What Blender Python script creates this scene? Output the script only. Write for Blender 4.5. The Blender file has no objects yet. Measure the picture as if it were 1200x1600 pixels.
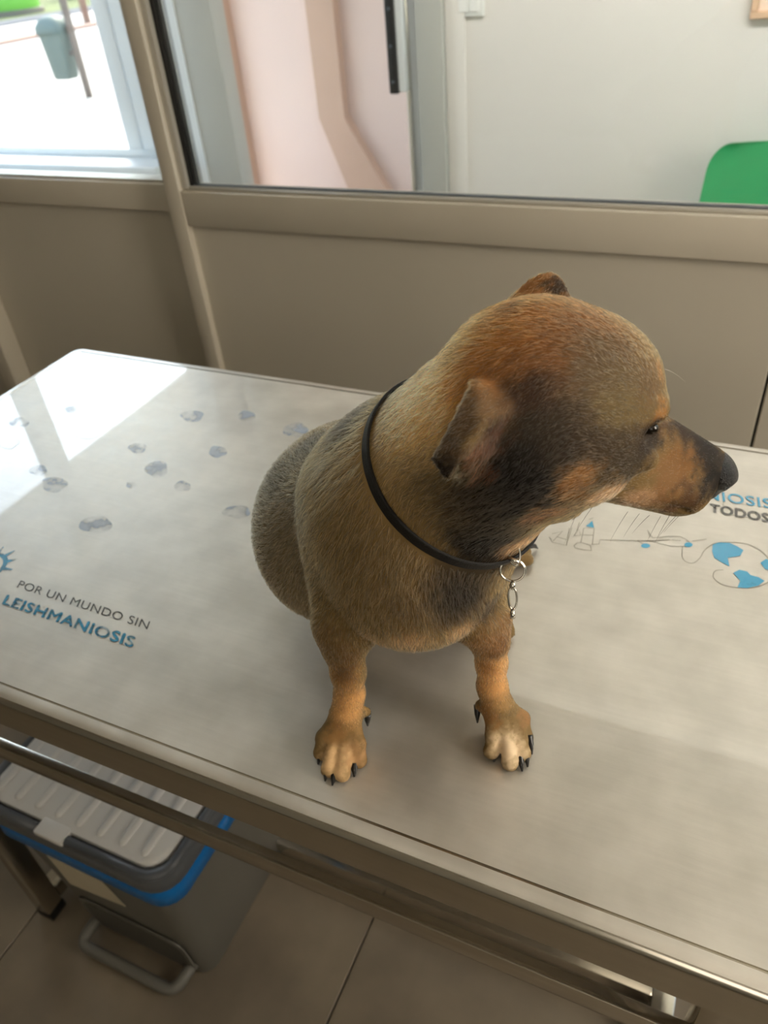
import bpy, bmesh, math, random
import numpy as np
from mathutils import Matrix, Vector
random.seed(7); RNG = np.random.default_rng(11)
C = bpy.context.scene.collection
SC = bpy.context.scene

# ------------------------------------------------------------------ camera, sky, sun, exposure
cam_data = bpy.data.cameras.new('camera')
cam = bpy.data.objects.new('camera', cam_data); C.objects.link(cam); SC.camera = cam
cam_data.sensor_fit = 'VERTICAL'; cam_data.sensor_height = 36.0; cam_data.sensor_width = 27.0
cam_data.lens = 1202.0 / 1600.0 * 36.0
cam_data.clip_start = 0.02; cam_data.clip_end = 200
RW = np.array([[0.90901098, 0.19097468, -0.37044259], [0.40889342, -0.58066599, 0.7040122], [-0.08065492, -0.79142636, -0.60592005]])
M = Matrix.Identity(4)
for i in range(3):
    M[i][0] = RW[i, 0]; M[i][1] = -RW[i, 1]; M[i][2] = -RW[i, 2]
M[0][3], M[1][3], M[2][3] = 0.0, 0.0, 1.43
cam.matrix_world = M
cam_data.dof.use_dof = True; cam_data.dof.focus_distance = 0.55; cam_data.dof.aperture_fstop = 8.5

SC.view_settings.view_transform = 'Standard'; SC.view_settings.look = 'None'
SC.view_settings.gamma = 1.0; SC.view_settings.use_curve_mapping = False
SC.view_settings.exposure = 0.1
SC.cycles.max_bounces = 10; SC.cycles.diffuse_bounces = 5; SC.cycles.glossy_bounces = 5
SC.cycles.transparent_max_bounces = 16; SC.cycles.transmission_bounces = 6
SC.cycles.caustics_reflective = False; SC.cycles.caustics_refractive = False
SC.cycles.sample_clamp_indirect = 6.0

world = bpy.data.worlds.new('sky'); SC.world = world; world.use_nodes = True
wn = world.node_tree.nodes; wl = world.node_tree.links
sky = wn.new('ShaderNodeTexSky'); sky.sky_type = 'NISHITA'; sky.sun_disc = False
sky.sun_elevation = math.radians(52); sky.sun_rotation = math.radians(344); sky.air_density = 1.0; sky.dust_density = 2.5
tint = wn.new('ShaderNodeMix'); tint.data_type = 'RGBA'; tint.blend_type = 'MULTIPLY'; tint.inputs[0].default_value = 1.0; tint.inputs[7].default_value = (1.0, .93, .84, 1)
wl.new(sky.outputs[0], tint.inputs[6]); wl.new(tint.outputs[2], wn['Background'].inputs[0]); wn['Background'].inputs[1].default_value = 1.25

sun_data = bpy.data.lights.new('sun', 'SUN'); sun_data.energy = 2.6; sun_data.angle = math.radians(0.6)
sun_data.color = (1.0, 0.95, 0.86)
sun = bpy.data.objects.new('sun', sun_data); C.objects.link(sun)
sun.rotation_euler = Vector((0.27 * .62, -0.96 * .62, -0.79)).to_track_quat('-Z', 'Y').to_euler()

def area(name, loc, target, size, size_y, power, col):
    d = bpy.data.lights.new(name, 'AREA'); d.shape = 'RECTANGLE'; d.size = size; d.size_y = size_y
    d.energy = power; d.color = col
    o = bpy.data.objects.new(name, d); C.objects.link(o); o.location = loc
    o.rotation_euler = (Vector(target) - Vector(loc)).to_track_quat('-Z', 'Y').to_euler()
    return o
def portal(name, loc, target, sx, sy):
    o = area(name, loc, target, sx, sy, 1.0, (1, 1, 1)); o.data.cycles.is_portal = True; return o
portal('street_window_portal', (-3.10, 2.0, 1.6), (0, 2.0, 1.6), 1.15, 1.7)
portal('lobby_end_portal', (2.04, 2.0, 1.45), (0, 2.0, 1.45), 1.1, 2.0)
portal('front_window_portal', (-2.72, 2.57, 1.6), (-2.72, 0, 1.6), 0.8, 1.7)

# ------------------------------------------------------------------ materials
def srgb(r, g, b):
    f = lambda c: (c / 255.0) / 12.92 if c / 255.0 <= 0.04045 else ((c / 255.0 + 0.055) / 1.055) ** 2.4
    return (f(r), f(g), f(b), 1.0)
def mat(name, col, rough=0.5, metal=0.0, noise=0.0, scale=8.0, bump=0.0, bscale=60.0, coat=0.0, coat_rough=0.05, spec=0.5, stretch=(1, 1, 1), emit=None):
    m = bpy.data.materials.new(name); m.use_nodes = True
    n = m.node_tree.nodes; l = m.node_tree.links; p = n['Principled BSDF']
    p.inputs['Base Color'].default_value = col; p.inputs['Roughness'].default_value = rough
    p.inputs['Metallic'].default_value = metal; p.inputs['Specular IOR Level'].default_value = spec
    p.inputs['Coat Weight'].default_value = coat; p.inputs['Coat Roughness'].default_value = coat_rough
    tc = n.new('ShaderNodeTexCoord'); mp = n.new('ShaderNodeMapping'); mp.inputs['Scale'].default_value = stretch
    l.new(tc.outputs['Object'], mp.inputs['Vector'])
    if noise > 0:
        t = n.new('ShaderNodeTexNoise'); t.inputs['Scale'].default_value = scale; t.inputs['Detail'].default_value = 6
        l.new(mp.outputs[0], t.inputs['Vector'])
        r = n.new('ShaderNodeMapRange'); r.inputs[1].default_value = 0.3; r.inputs[2].default_value = 0.7
        r.inputs[3].default_value = 1 - noise; r.inputs[4].default_value = 1 + noise * .6; l.new(t.outputs['Fac'], r.inputs[0])
        x = n.new('ShaderNodeMix'); x.data_type = 'RGBA'; x.blend_type = 'MULTIPLY'; x.inputs[0].default_value = 1.0
        x.inputs[6].default_value = col; l.new(r.outputs[0], x.inputs[7]); l.new(x.outputs[2], p.inputs['Base Color'])
    if bump > 0:
        t2 = n.new('ShaderNodeTexNoise'); t2.inputs['Scale'].default_value = bscale; t2.inputs['Detail'].default_value = 4
        l.new(mp.outputs[0], t2.inputs['Vector'])
        b = n.new('ShaderNodeBump'); b.inputs['Strength'].default_value = bump; b.inputs['Distance'].default_value = 0.002
        l.new(t2.outputs['Fac'], b.inputs['Height']); l.new(b.outputs[0], p.inputs['Normal'])
    if emit:
        p.inputs['Emission Color'].default_value = emit[0]; p.inputs['Emission Strength'].default_value = emit[1]
    return m
MT = {}
MT['alu'] = mat('beige_painted_aluminium', srgb(212, 205, 190), 0.42, 0.0, 0.04, 3.0)
MT['alu_edge'] = mat('pale_aluminium_bead', srgb(196, 192, 182), 0.35, 0.2)
MT['panel'] = mat('beige_laminate_panel', srgb(200, 194, 180), 0.38, 0.0, 0.03, 2.5, 0.03, 30)
MT['gasket'] = mat('black_rubber', srgb(22, 22, 20), 0.6)
MT['wall'] = mat('pale_grey_plaster', srgb(222, 218, 213), 0.75, 0, 0.02, 2, 0.15, 220)
MT['exam_wall'] = mat('warm_white_plaster', srgb(150, 145, 135), 0.8, 0, 0.02, 2, 0.1, 200)  # unseen room walls, greyed to cut bounced light
MT['ceiling'] = mat('white_ceiling_paint', srgb(232, 228, 218), 0.9, 0, 0.01, 2)
MT['white_frame'] = mat('white_window_profile', srgb(214, 218, 220), 0.4)
MT['grey_frame'] = mat('light_grey_profile', srgb(176, 176, 170), 0.45)
MT['seal'] = mat('grey_seal', srgb(70, 78, 86), 0.6)
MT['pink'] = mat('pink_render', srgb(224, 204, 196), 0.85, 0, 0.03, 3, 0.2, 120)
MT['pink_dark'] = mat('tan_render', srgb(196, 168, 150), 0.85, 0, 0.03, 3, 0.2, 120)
MT['pave'] = mat('pale_concrete_paving', srgb(172, 167, 160), 0.9, 0, 0.06, 1.5)
MT['road'] = mat('asphalt', srgb(84, 84, 90), 0.9, 0, 0.05, 2)
MT['kerb'] = mat('pinkish_kerbstone', srgb(150, 122, 108), 0.85, 0, 0.05, 3)
MT['bin_street'] = mat('weathered_green_sheet_metal', srgb(82, 98, 92), 0.5, 0.1, 0.06, 4)
MT['post'] = mat('grey_brown_post', srgb(112, 100, 92), 0.6)
MT['leaf'] = mat('sunlit_foliage', srgb(84, 98, 44), 0.7, 0, 0.5, 3)
MT['lime'] = mat('lime_green_plastic', srgb(120, 190, 70), 0.4)
MT['grout'] = mat('dark_grout', srgb(74, 66, 54), 0.9)
MT['tile'] = mat('greige_porcelain_tile', srgb(128, 117, 101), 0.36, 0, 0.26, 6.0, 0.05, 80)
MT['chrome'] = mat('polished_steel', srgb(215, 212, 205), 0.16, 1.0)
MT['tube'] = mat('satin_stainless_tube', srgb(206, 200, 188), 0.20, 1.0, 0.04, 6, 0, 60, stretch=(1, 30, 30))
MT['foot'] = mat('black_plastic_foot', srgb(18, 18, 17), 0.45)
MT['lid'] = mat('light_grey_plastic', srgb(238, 237, 235), 0.24, 0, 0.02, 8, 0.04, 300)
MT['rim'] = mat('slate_grey_plastic', srgb(92, 96, 102), 0.32, 0, 0.02, 8, 0.04, 300)
MT['binbody'] = mat('mid_grey_plastic', srgb(108, 106, 99), 0.45, 0, 0.03, 6, 0.08, 300)
MT['binside'] = mat('dark_recess_plastic', srgb(84, 82, 76), 0.5, 0, 0.03, 6, 0.08, 300)  # body plastic darkened to stand for shade in the recess
MT['liner'] = mat('blue_polythene', srgb(0, 112, 190), 0.32, 0, 0.1, 30, 0.5, 60)
MT['label'] = mat('cream_paper_label', srgb(206, 196, 172), 0.7, 0, 0.02, 30)
MT['green'] = mat('green_plastic', srgb(40, 150, 92), 0.38, 0, 0.03, 20)
MT['black'] = mat('black_coated_metal', srgb(26, 26, 28), 0.4)
MT['switch'] = mat('white_switch_plastic', srgb(235, 235, 232), 0.35)
MT['wood'] = mat('pale_wood', srgb(214, 180, 150), 0.5, 0, 0.1, 6, stretch=(1, 1, 12))
MT['strap'] = mat('black_nylon_webbing', srgb(16, 15, 15), 0.65, 0, 0.1, 200, 0.4, 900)
MT['nose'] = mat('wet_black_nose', srgb(20, 18, 19), 0.27, 0, 0.15, 500, 0.6, 1400)
MT['claw'] = mat('black_claw', srgb(20, 18, 17), 0.28)
MT['eye'] = mat('dark_eye', srgb(22, 14, 9), 0.10)
MT['whisker'] = mat('dark_whisker', srgb(48, 40, 34), 0.5)
MT['white_whisker'] = mat('white_whisker', srgb(240, 236, 226), 0.5)
MT['pen'] = mat('grey_printed_line', srgb(150, 146, 134), 0.4)
def print_mat(name, col, wear, scale, amax=1.0):
    m = mat(name, col, 0.35, coat=0.6)
    n = m.node_tree.nodes; l = m.node_tree.links; p = n['Principled BSDF']
    t = n.new('ShaderNodeTexNoise'); t.inputs['Scale'].default_value = scale; t.inputs['Detail'].default_value = 5
    tc = n.new('ShaderNodeTexCoord'); l.new(tc.outputs['Object'], t.inputs['Vector'])
    r = n.new('ShaderNodeMapRange'); r.inputs[1].default_value = wear - .12; r.inputs[2].default_value = wear + .12
    r.inputs[3].default_value = 0.12 * amax; r.inputs[4].default_value = amax
    l.new(t.outputs['Fac'], r.inputs[0]); l.new(r.outputs[0], p.inputs['Alpha'])
    return m
MT['ink'] = print_mat('charcoal_print', srgb(60, 58, 56), 0.22, 90)
MT['blue_worn'] = print_mat('worn_blue_print', srgb(50, 150, 196), 0.47, 60)
MT['blue'] = print_mat('blue_print', srgb(56, 160, 204), 0.2, 60)
MT['spot'] = print_mat('pale_blue_worn_print', srgb(186, 204, 232), 0.50, 45, .55)
MT['spot_clear'] = mat('white_printed_spot', srgb(246, 248, 250), 0.25, coat=1.0, coat_rough=0.02)  # prints inside the window reflection, its glare painted white

# window glass: clear sheet that reflects by Fresnel
def glass_mat(name, tint, ior=1.5):
    m = bpy.data.materials.new(name); m.use_nodes = True; n = m.node_tree.nodes; l = m.node_tree.links
    n.remove(n['Principled BSDF'])
    t = n.new('ShaderNodeBsdfTransparent'); t.inputs[0].default_value = tint
    g = n.new('ShaderNodeBsdfGlossy'); g.inputs['Roughness'].default_value = 0.02
    lw = n.new('ShaderNodeLayerWeight'); lw.inputs[0].default_value = .5
    pw = n.new('ShaderNodeMath'); pw.operation = 'POWER'; pw.inputs[1].default_value = 5; l.new(lw.outputs['Facing'], pw.inputs[0])
    f = n.new('ShaderNodeMath'); f.operation = 'MULTIPLY_ADD'; f.inputs[1].default_value = .9; f.inputs[2].default_value = .035; l.new(pw.outputs[0], f.inputs[0])
    x = n.new('ShaderNodeMixShader'); l.new(f.outputs[0], x.inputs[0]); l.new(t.outputs[0], x.inputs[1]); l.new(g.outputs[0], x.inputs[2])
    l.new(x.outputs[0], n['Material Output'].inputs[0]); return m
MT['glass'] = glass_mat('clear_glass', (0.95, 0.97, 0.96, 1), 1.28)

# brushed steel table sheet under a clear printed film
def steel_top():
    m = bpy.data.materials.new('brushed_steel_sheet'); m.use_nodes = True
    n = m.node_tree.nodes; l = m.node_tree.links; p = n['Principled BSDF']
    tc = n.new('ShaderNodeTexCoord')
    def noise(scale, det, stretch=(1, 1, 1), rot=0.0):
        mp = n.new('ShaderNodeMapping'); mp.inputs['Scale'].default_value = stretch; mp.inputs['Rotation'].default_value = (0, 0, rot)
        t = n.new('ShaderNodeTexNoise'); t.inputs['Scale'].default_value = scale; t.inputs['Detail'].default_value = det
        l.new(tc.outputs['Object'], mp.inputs[0]); l.new(mp.outputs[0], t.inputs['Vector']); return t
    blot = noise(16, 8); fine = noise(260, 3, (1, 9, 1)); scr = noise(14, 3, (1, 14, 1), 0.5); scr2 = noise(15, 3, (1, 16, 1), -0.5)
    cr = n.new('ShaderNodeValToRGB'); cr.color_ramp.elements[0].position = .35; cr.color_ramp.elements[0].color = srgb(206, 202, 194)
    cr.color_ramp.elements[1].position = .72; cr.color_ramp.elements[1].color = srgb(228, 224, 216)
    l.new(blot.outputs['Fac'], cr.inputs[0])
    sr = n.new('ShaderNodeMapRange'); sr.inputs[1].default_value = .35; sr.inputs[2].default_value = .75; sr.inputs[3].default_value = .98; sr.inputs[4].default_value = 1.035
    sm = n.new('ShaderNodeMath'); sm.operation = 'MAXIMUM'; l.new(scr.outputs['Fac'], sm.inputs[0]); l.new(scr2.outputs['Fac'], sm.inputs[1]); l.new(sm.outputs[0], sr.inputs[0])
    mx = n.new('ShaderNodeMix'); mx.data_type = 'RGBA'; mx.blend_type = 'MULTIPLY'; mx.inputs[0].default_value = 1.0
    l.new(cr.outputs[0], mx.inputs[6]); l.new(sr.outputs[0], mx.inputs[7]); l.new(mx.outputs[2], p.inputs['Base Color'])
    p.inputs['Metallic'].default_value = 0.72
    r = n.new('ShaderNodeMapRange'); r.inputs[1].default_value = .3; r.inputs[2].default_value = .7; r.inputs[3].default_value = .40; r.inputs[4].default_value = .52
    l.new(blot.outputs['Fac'], r.inputs[0]); l.new(r.outputs[0], p.inputs['Roughness'])
    p.inputs['Coat Weight'].default_value = 0.9; p.inputs['Coat Roughness'].default_value = 0.018; p.inputs['Coat IOR'].default_value = 1.64
    a = n.new('ShaderNodeMath'); a.operation = 'ADD'; l.new(fine.outputs['Fac'], a.inputs[0])
    s1 = n.new('ShaderNodeMath'); s1.operation = 'ADD'; l.new(scr.outputs['Fac'], s1.inputs[0]); l.new(scr2.outputs['Fac'], s1.inputs[1])
    l.new(s1.outputs[0], a.inputs[1])
    b = n.new('ShaderNodeBump'); b.inputs['Strength'].default_value = 0.10; b.inputs['Distance'].default_value = 0.0006
    l.new(a.outputs[0], b.inputs['Height']); l.new(b.outputs[0], p.inputs['Normal'])
    b2 = n.new('ShaderNodeBump'); b2.inputs['Strength'].default_value = 0.008; b2.inputs['Distance'].default_value = 0.0006
    l.new(s1.outputs[0], b2.inputs['Height']); l.new(b2.outputs[0], p.inputs['Coat Normal'])
    return m
MT['steel'] = steel_top()

# ------------------------------------------------------------------ mesh helpers
def mesh_obj(name, V, F, m, parent=None, smooth=False):
    me = bpy.data.meshes.new(name); me.from_pydata([tuple(map(float, v)) for v in V], [], [tuple(int(i) for i in f) for f in F]); me.update()
    o = bpy.data.objects.new(name, me); C.objects.link(o)
    if m: me.materials.append(m)
    if smooth: me.polygons.foreach_set('use_smooth', [True] * len(me.polygons))
    if parent: o.parent = parent; o.matrix_parent_inverse = parent_inv(parent)
    return o
def parent_inv(p):
    L = Matrix.Translation(p.location) @ p.rotation_euler.to_matrix().to_4x4()
    if p.parent: L = parent_inv(p.parent).inverted() @ L if False else L
    return L.inverted()
def fix_normals(o):
    bm = bmesh.new(); bm.from_mesh(o.data); bmesh.ops.recalc_face_normals(bm, faces=bm.faces); bm.to_mesh(o.data); bm.free(); return o
def box(name, x0, x1, y0, y1, z0, z1, m, parent=None, bev=0.0, seg=2):
    bm = bmesh.new(); bmesh.ops.create_cube(bm, size=1.0)
    for v in bm.verts:
        v.co = Vector(((x0 + x1) / 2 + v.co.x * (x1 - x0), (y0 + y1) / 2 + v.co.y * (y1 - y0), (z0 + z1) / 2 + v.co.z * (z1 - z0)))
    if bev > 0: bmesh.ops.bevel(bm, geom=bm.edges[:], offset=bev, segments=seg, affect='EDGES', profile=0.5)
    return bm_obj(name, bm, m, parent, smooth=bev > 0)
def bm_obj(name, bm, m, parent=None, smooth=False):
    bmesh.ops.recalc_face_normals(bm, faces=bm.faces)
    me = bpy.data.meshes.new(name); bm.to_mesh(me); bm.free()
    o = bpy.data.objects.new(name, me); C.objects.link(o); me.materials.append(m)
    if smooth:
        me.polygons.foreach_set('use_smooth', [True] * len(me.polygons))
        me.set_sharp_from_angle(angle=math.radians(42))
    if parent: o.parent = parent; o.matrix_parent_inverse = parent_inv(parent)
    return o
def tube(name, pts, r, m, parent=None, seg=10, closed=False, radii=None):
    P = [Vector(p) for p in pts]; n = len(P); V = []; F = []
    up = None
    for i in range(n):
        a = P[(i - 1) % n] if (closed or i > 0) else P[i]; b = P[(i + 1) % n] if (closed or i < n - 1) else P[i]
        t = (b - a).normalized()
        if up is None: up = t.orthogonal().normalized()
        up = (up - t * up.dot(t)).normalized(); s = t.cross(up); rr = radii[i] if radii else r
        for k in range(seg):
            an = 2 * math.pi * k / seg; V.append(P[i] + (up * math.cos(an) + s * math.sin(an)) * rr)
    for i in range(n if closed else n - 1):
        j = (i + 1) % n
        for k in range(seg):
            F.append((i * seg + k, i * seg + (k + 1) % seg, j * seg + (k + 1) % seg, j * seg + k))
    if not closed:
        F.append(tuple(range(seg))[::-1]); F.append(tuple((n - 1) * seg + k for k in range(seg)))
    return fix_normals(mesh_obj(name, V, F, m, parent, smooth=True))
def rounded_path(pts, rad, seg=6, closed=False):
    out = []; n = len(pts); P = [Vector(p) for p in pts]
    for i in range(n):
        if not closed and i in (0, n - 1): out.append(P[i]); continue
        a, b, c = P[i - 1], P[i], P[(i + 1) % n]
        d1 = (a - b); d2 = (c - b); r = min(rad, d1.length * .45, d2.length * .45)
        s = b + d1.normalized() * r; e = b + d2.normalized() * r
        for k in range(seg + 1):
            t = k / seg; out.append(s * (1 - t) ** 2 + b * 2 * t * (1 - t) + e * t * t)
    return out
def rrect(x0, x1, y0, y1, r, seg=5):
    pts = []
    for cx, cy, a0 in ((x1 - r, y1 - r, 0), (x0 + r, y1 - r, 90), (x0 + r, y0 + r, 180), (x1 - r, y0 + r, 270)):
        for k in range(seg + 1):
            a = math.radians(a0 + 90 * k / seg); pts.append((cx + r * math.cos(a), cy + r * math.sin(a)))
    return pts
def loft(name, rings, m, parent=None, cap0=True, cap1=True, smooth=True, angle=40):
    n = len(rings[0]); V = [p for r in rings for p in r]; F = []
    for i in range(len(rings) - 1):
        for k in range(n): F.append((i * n + k, i * n + (k + 1) % n, (i + 1) * n + (k + 1) % n, (i + 1) * n + k))
    if cap0: F.append(tuple(range(n))[::-1])
    if cap1: F.append(tuple((len(rings) - 1) * n + k for k in range(n)))
    o = fix_normals(mesh_obj(name, V, F, m, parent, smooth=smooth))
    if smooth: o.data.set_sharp_from_angle(angle=math.radians(angle))
    return o
def empty(name, loc=(0, 0, 0)):
    o = bpy.data.objects.new(name, None); C.objects.link(o); o.location = loc; o.empty_display_size = 0.1; return o
def tag(o, label, cat, group=None):
    o['label'] = label; o['category'] = cat
    if group: o['group'] = group
    return o
def struct(o): o['kind'] = 'structure'; return o

# ------------------------------------------------------------------ setting: floor, walls, ceiling
T = 0.87
floor = struct(box('floor', -3.6, 2.4, -2.2, 2.6, -0.12, -0.012, MT['grout']))
tile0 = None
for i in range(7):
    for j in range(4):
        x0 = -0.395 + 0.6 * (i - 4); y0 = -1.45 + 1.2 * j - (0 if i % 2 else 0)
        if x0 > 1.9: continue
        if tile0 is None:
            tile0 = box('tile', 0.0015, 0.5985, 0.0015, 1.1985, -0.012, 0.0, MT['tile'], None, 0.0012, 1); t = tile0
        else: t = tile0.copy(); C.objects.link(t)
        t.parent = floor; t.location = (x0, y0, 0)
lobby_floor = struct(box('floor_lobby', -3.6, 2.4, 2.153, 2.6, -0.012, 0.0, MT['tile']))
YW = 1.4
struct(box('ceiling', -2.75, 1.75, -1.9, YW + .06, 2.6, 2.7, MT['ceiling']))
struct(box('ceiling_lobby', -3.15, 2.0, YW + .06, 3.75, 2.48, 2.7, MT['ceiling']))  # lobby ceiling, carried on outdoors to shade the pink wall
struct(box('wall_left', -2.75, -2.62, -1.9, YW - .03, 0, 2.6, MT['exam_wall']))
struct(box('wall_right', 1.62, 1.75, -1.9, YW - .03, 0, 2.6, MT['exam_wall']))
struct(box('wall_front', -2.62, 1.62, -1.9, -1.78, 0, 2.6, MT['exam_wall']))

# glazed partition between the examination room and the entrance lobby
wb = struct(empty('wall_back', (0, YW, 0)))
def post(x0, x1, z0=0.0, z1=2.6):
    p = box('post', x0, x1, YW - .022, YW + .05, z0, z1, MT['alu'], wb, 0.003, 2); return p
post(-1.178, -1.140); post(-1.955, -1.905); post(1.58, 1.62); post(-2.62, -2.58)
box('post_bead', -1.140, -1.126, YW - .010, YW + .03, 1.012, 2.6, MT['alu_edge'], wb, 0.002, 1)
box('glazing_gasket', -1.126, -1.118, YW + .002, YW + .016, 1.016, 2.6, MT['gasket'], wb)
box('glazing_gasket', -1.112, -1.109, YW + .004, YW + .016, 1.016, 2.6, MT['gasket'], wb)
# right bay
box('rail', -1.140, 1.58, YW - .020, YW + .05, 0.937, 1.010, MT['alu'], wb, 0.003, 2)
box('rail_bead', -1.126, 1.58, YW - .008, YW + .03, 1.010, 1.0165, MT['alu_edge'], wb, 0.002, 1)
box('glazing_gasket', -1.118, 1.58, YW + .003, YW + .016, 1.0165, 1.0185, MT['seal'], wb)
box('lower_panel', -1.140, 0.0665, YW - .004, YW + .03, 0.0, 0.937, MT['panel'], wb, 0.0015, 1)
box('lower_panel', 0.0715, 1.58, YW - .004, YW + .03, 0.0, 0.937, MT['panel'], wb, 0.0015, 1)
box('panel_joint', 0.0665, 0.0715, YW + .004, YW + .03, 0.0, 0.937, MT['gasket'], wb)
box('glass_pane', -1.126, 1.58, YW + .006, YW + .012, 1.0165, 2.6, MT['glass'], wb)
# left bay (its panel and rail sit a little deeper)
box('rail', -1.905, -1.178, YW + .020, YW + .08, 0.952, 1.012, MT['alu'], wb, 0.003, 2)
box('rail_bead', -1.905, -1.178, YW + .030, YW + .07, 1.012, 1.018, MT['alu_edge'], wb, 0.002, 1)
box('lower_panel', -1.905, -1.178, YW + .036, YW + .06, 0.0, 0.952, MT['panel'], wb, 0.0015, 1)
box('glass_pane', -1.905, -1.178, YW + .046, YW + .052, 1.018, 2.6, MT['glass'], wb)
# far left bay, outside the picture
box('rail', -2.58, -1.955, YW + .020, YW + .08, 0.952, 1.012, MT['alu'], wb, 0.003, 2)
box('lower_panel', -2.58, -1.955, YW + .036, YW + .06, 0.0, 0.952, MT['panel'], wb, 0.0015, 1)
box('glass_pane', -2.58, -1.955, YW + .046, YW + .052, 1.012, 2.6, MT['glass'], wb)

# lobby front wall at y = 2.6 : street window, column, doorway, grey wall
Y2 = 2.6
struct(box('wall_lobby', -1.06, 2.0, Y2, Y2 + .16, 0, 2.48, MT['wall']))
struct(box('wall_lobby_right', 2.0, 2.12, YW + .06, Y2, 0, 0.4, MT['wall']))
w3 = struct(empty('window_3', (2.05, 2.0, 0.4)))  # unseen window added to bring daylight into the lobby
box('glass_pane', 2.05, 2.056, YW + .06, Y2, 0.4, 2.48, MT['glass'], w3)
struct(box('trim_1', -1.075, -0.985, Y2 - .030, Y2 - .002, 0, 2.2, MT['grey_frame'], None, 0.004, 2))
struct(box('trim_2', -0.985, -0.92, Y2 - .012, Y2 - .001, 0, 2.2, MT['wall'], None, 0.006, 2))
col = struct(empty('trim_3', (-1.95, Y2, 0)))
box('column_face', -2.085, -1.835, Y2, Y2 + .08, 0, 2.48, MT['grey_frame'], col, 0.004, 2)
box('column_edge', -2.105, -2.085, Y2 - .012, Y2 + .09, 0, 2.48, MT['white_frame'], col, 0.003, 1)
box('column_joint', -2.024, -2.018, Y2 - .003, Y2 + .002, 0, 2.48, MT['seal'], col)
box('column_edge', -2.018, -1.985, Y2 - .006, Y2 + .001, 0, 2.48, MT['white_frame'], col)
struct(box('trim_4', -1.835, -1.075, Y2 + .02, Y2 + .12, 2.1, 2.48, MT['grey_frame']))
win = struct(empty('window_1', (-2.6, Y2, 0)))
box('sill', -3.15, -2.105, Y2 - .16, Y2 + .02, 0.735, 0.770, MT['white_frame'], win, 0.004, 2)
box('sill_rail', -3.15, -2.105, Y2 - .02, Y2 + .05, 0.770, 0.800, MT['white_frame'], win, 0.004, 2)
box('frame', -2.335, -2.260, Y2 - .02, Y2 + .05, 0.800, 2.48, MT['white_frame'], win, 0.004, 2)
box('frame_seal', -2.262, -2.246, Y2 - .004, Y2 + .03, 0.800, 2.48, MT['seal'], win)
box('frame', -2.246, -2.105, Y2 - .035, Y2 + .05, 0.800, 2.48, MT['white_frame'], win, 0.004, 2)
box('glass_pane', -3.15, -2.335, Y2 + .012, Y2 + .018, 0.800, 2.48, MT['glass'], win)
struct(box('wall_lobby_low', -3.15, -2.105, Y2 - .01, Y2 + .08, 0, 0.735, MT['wall']))
w2 = struct(empty('window_2', (-3.15, 2.0, 0)))
box('glass_pane', -3.156, -3.150, YW + .06, Y2 + .02, 0.77, 2.48, MT['glass'], w2)
box('sill', -3.19, -3.12, YW + .06, Y2 - .17, 0.735, 0.77, MT['white_frame'], w2, 0.004, 2)
struct(box('wall_lobby_left', -3.23, -3.15, YW + .06, Y2 + .08, 0, 0.735, MT['wall']))

# open entrance door seen edge-on, with its black closer hinge
dr = struct(empty('door_1', (-1.10, Y2, 0)))
box('door_leaf', -1.122, -1.078, Y2 + .01, Y2 + .84, 0.02, 2.1, MT['white_frame'], dr, 0.004, 2)
box('edge_strip', -1.128, -1.112, Y2 - .002, Y2 + .012, 0.02, 2.1, MT['chrome'], dr, 0.002, 1)
hb = box('hinge', -1.176, -1.144, Y2 - .030, Y2 - .004, 0.985, 1.34, MT['black'], dr, 0.005, 2)
for z in (1.02, 1.12, 1.22, 1.31): tube('hinge_screw', [(-1.160, Y2 - .034, z), (-1.160, Y2 - .029, z)], 0.005, MT['seal'], hb, 8)
box('hinge_plate', -1.146, -1.118, Y2 - .02, Y2 + .004, 0.99, 1.33, MT['white_frame'], dr, 0.002, 1)

# outside: rendered pink wall with a stepped raised band, paving, road
po = struct(empty('wall_outside', (-1.8, 3.7, 0)))
box('render_face', -2.50, -0.6, 3.7, 3.9, -0.1, 3.2, MT['pink'], po)
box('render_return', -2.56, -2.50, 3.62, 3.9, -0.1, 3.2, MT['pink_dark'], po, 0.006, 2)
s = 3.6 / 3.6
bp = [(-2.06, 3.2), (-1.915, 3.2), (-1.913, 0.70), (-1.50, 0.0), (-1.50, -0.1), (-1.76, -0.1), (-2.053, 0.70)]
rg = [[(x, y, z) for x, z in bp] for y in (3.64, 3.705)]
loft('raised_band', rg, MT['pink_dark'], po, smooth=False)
struct(box('pavement', -22.2, 3, 2.69, 80, -0.30, -0.02, MT['pave']))
struct(box('pavement_side', -22.2, -3.25, -20, 2.69, -0.30, -0.02, MT['pave']))

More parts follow.
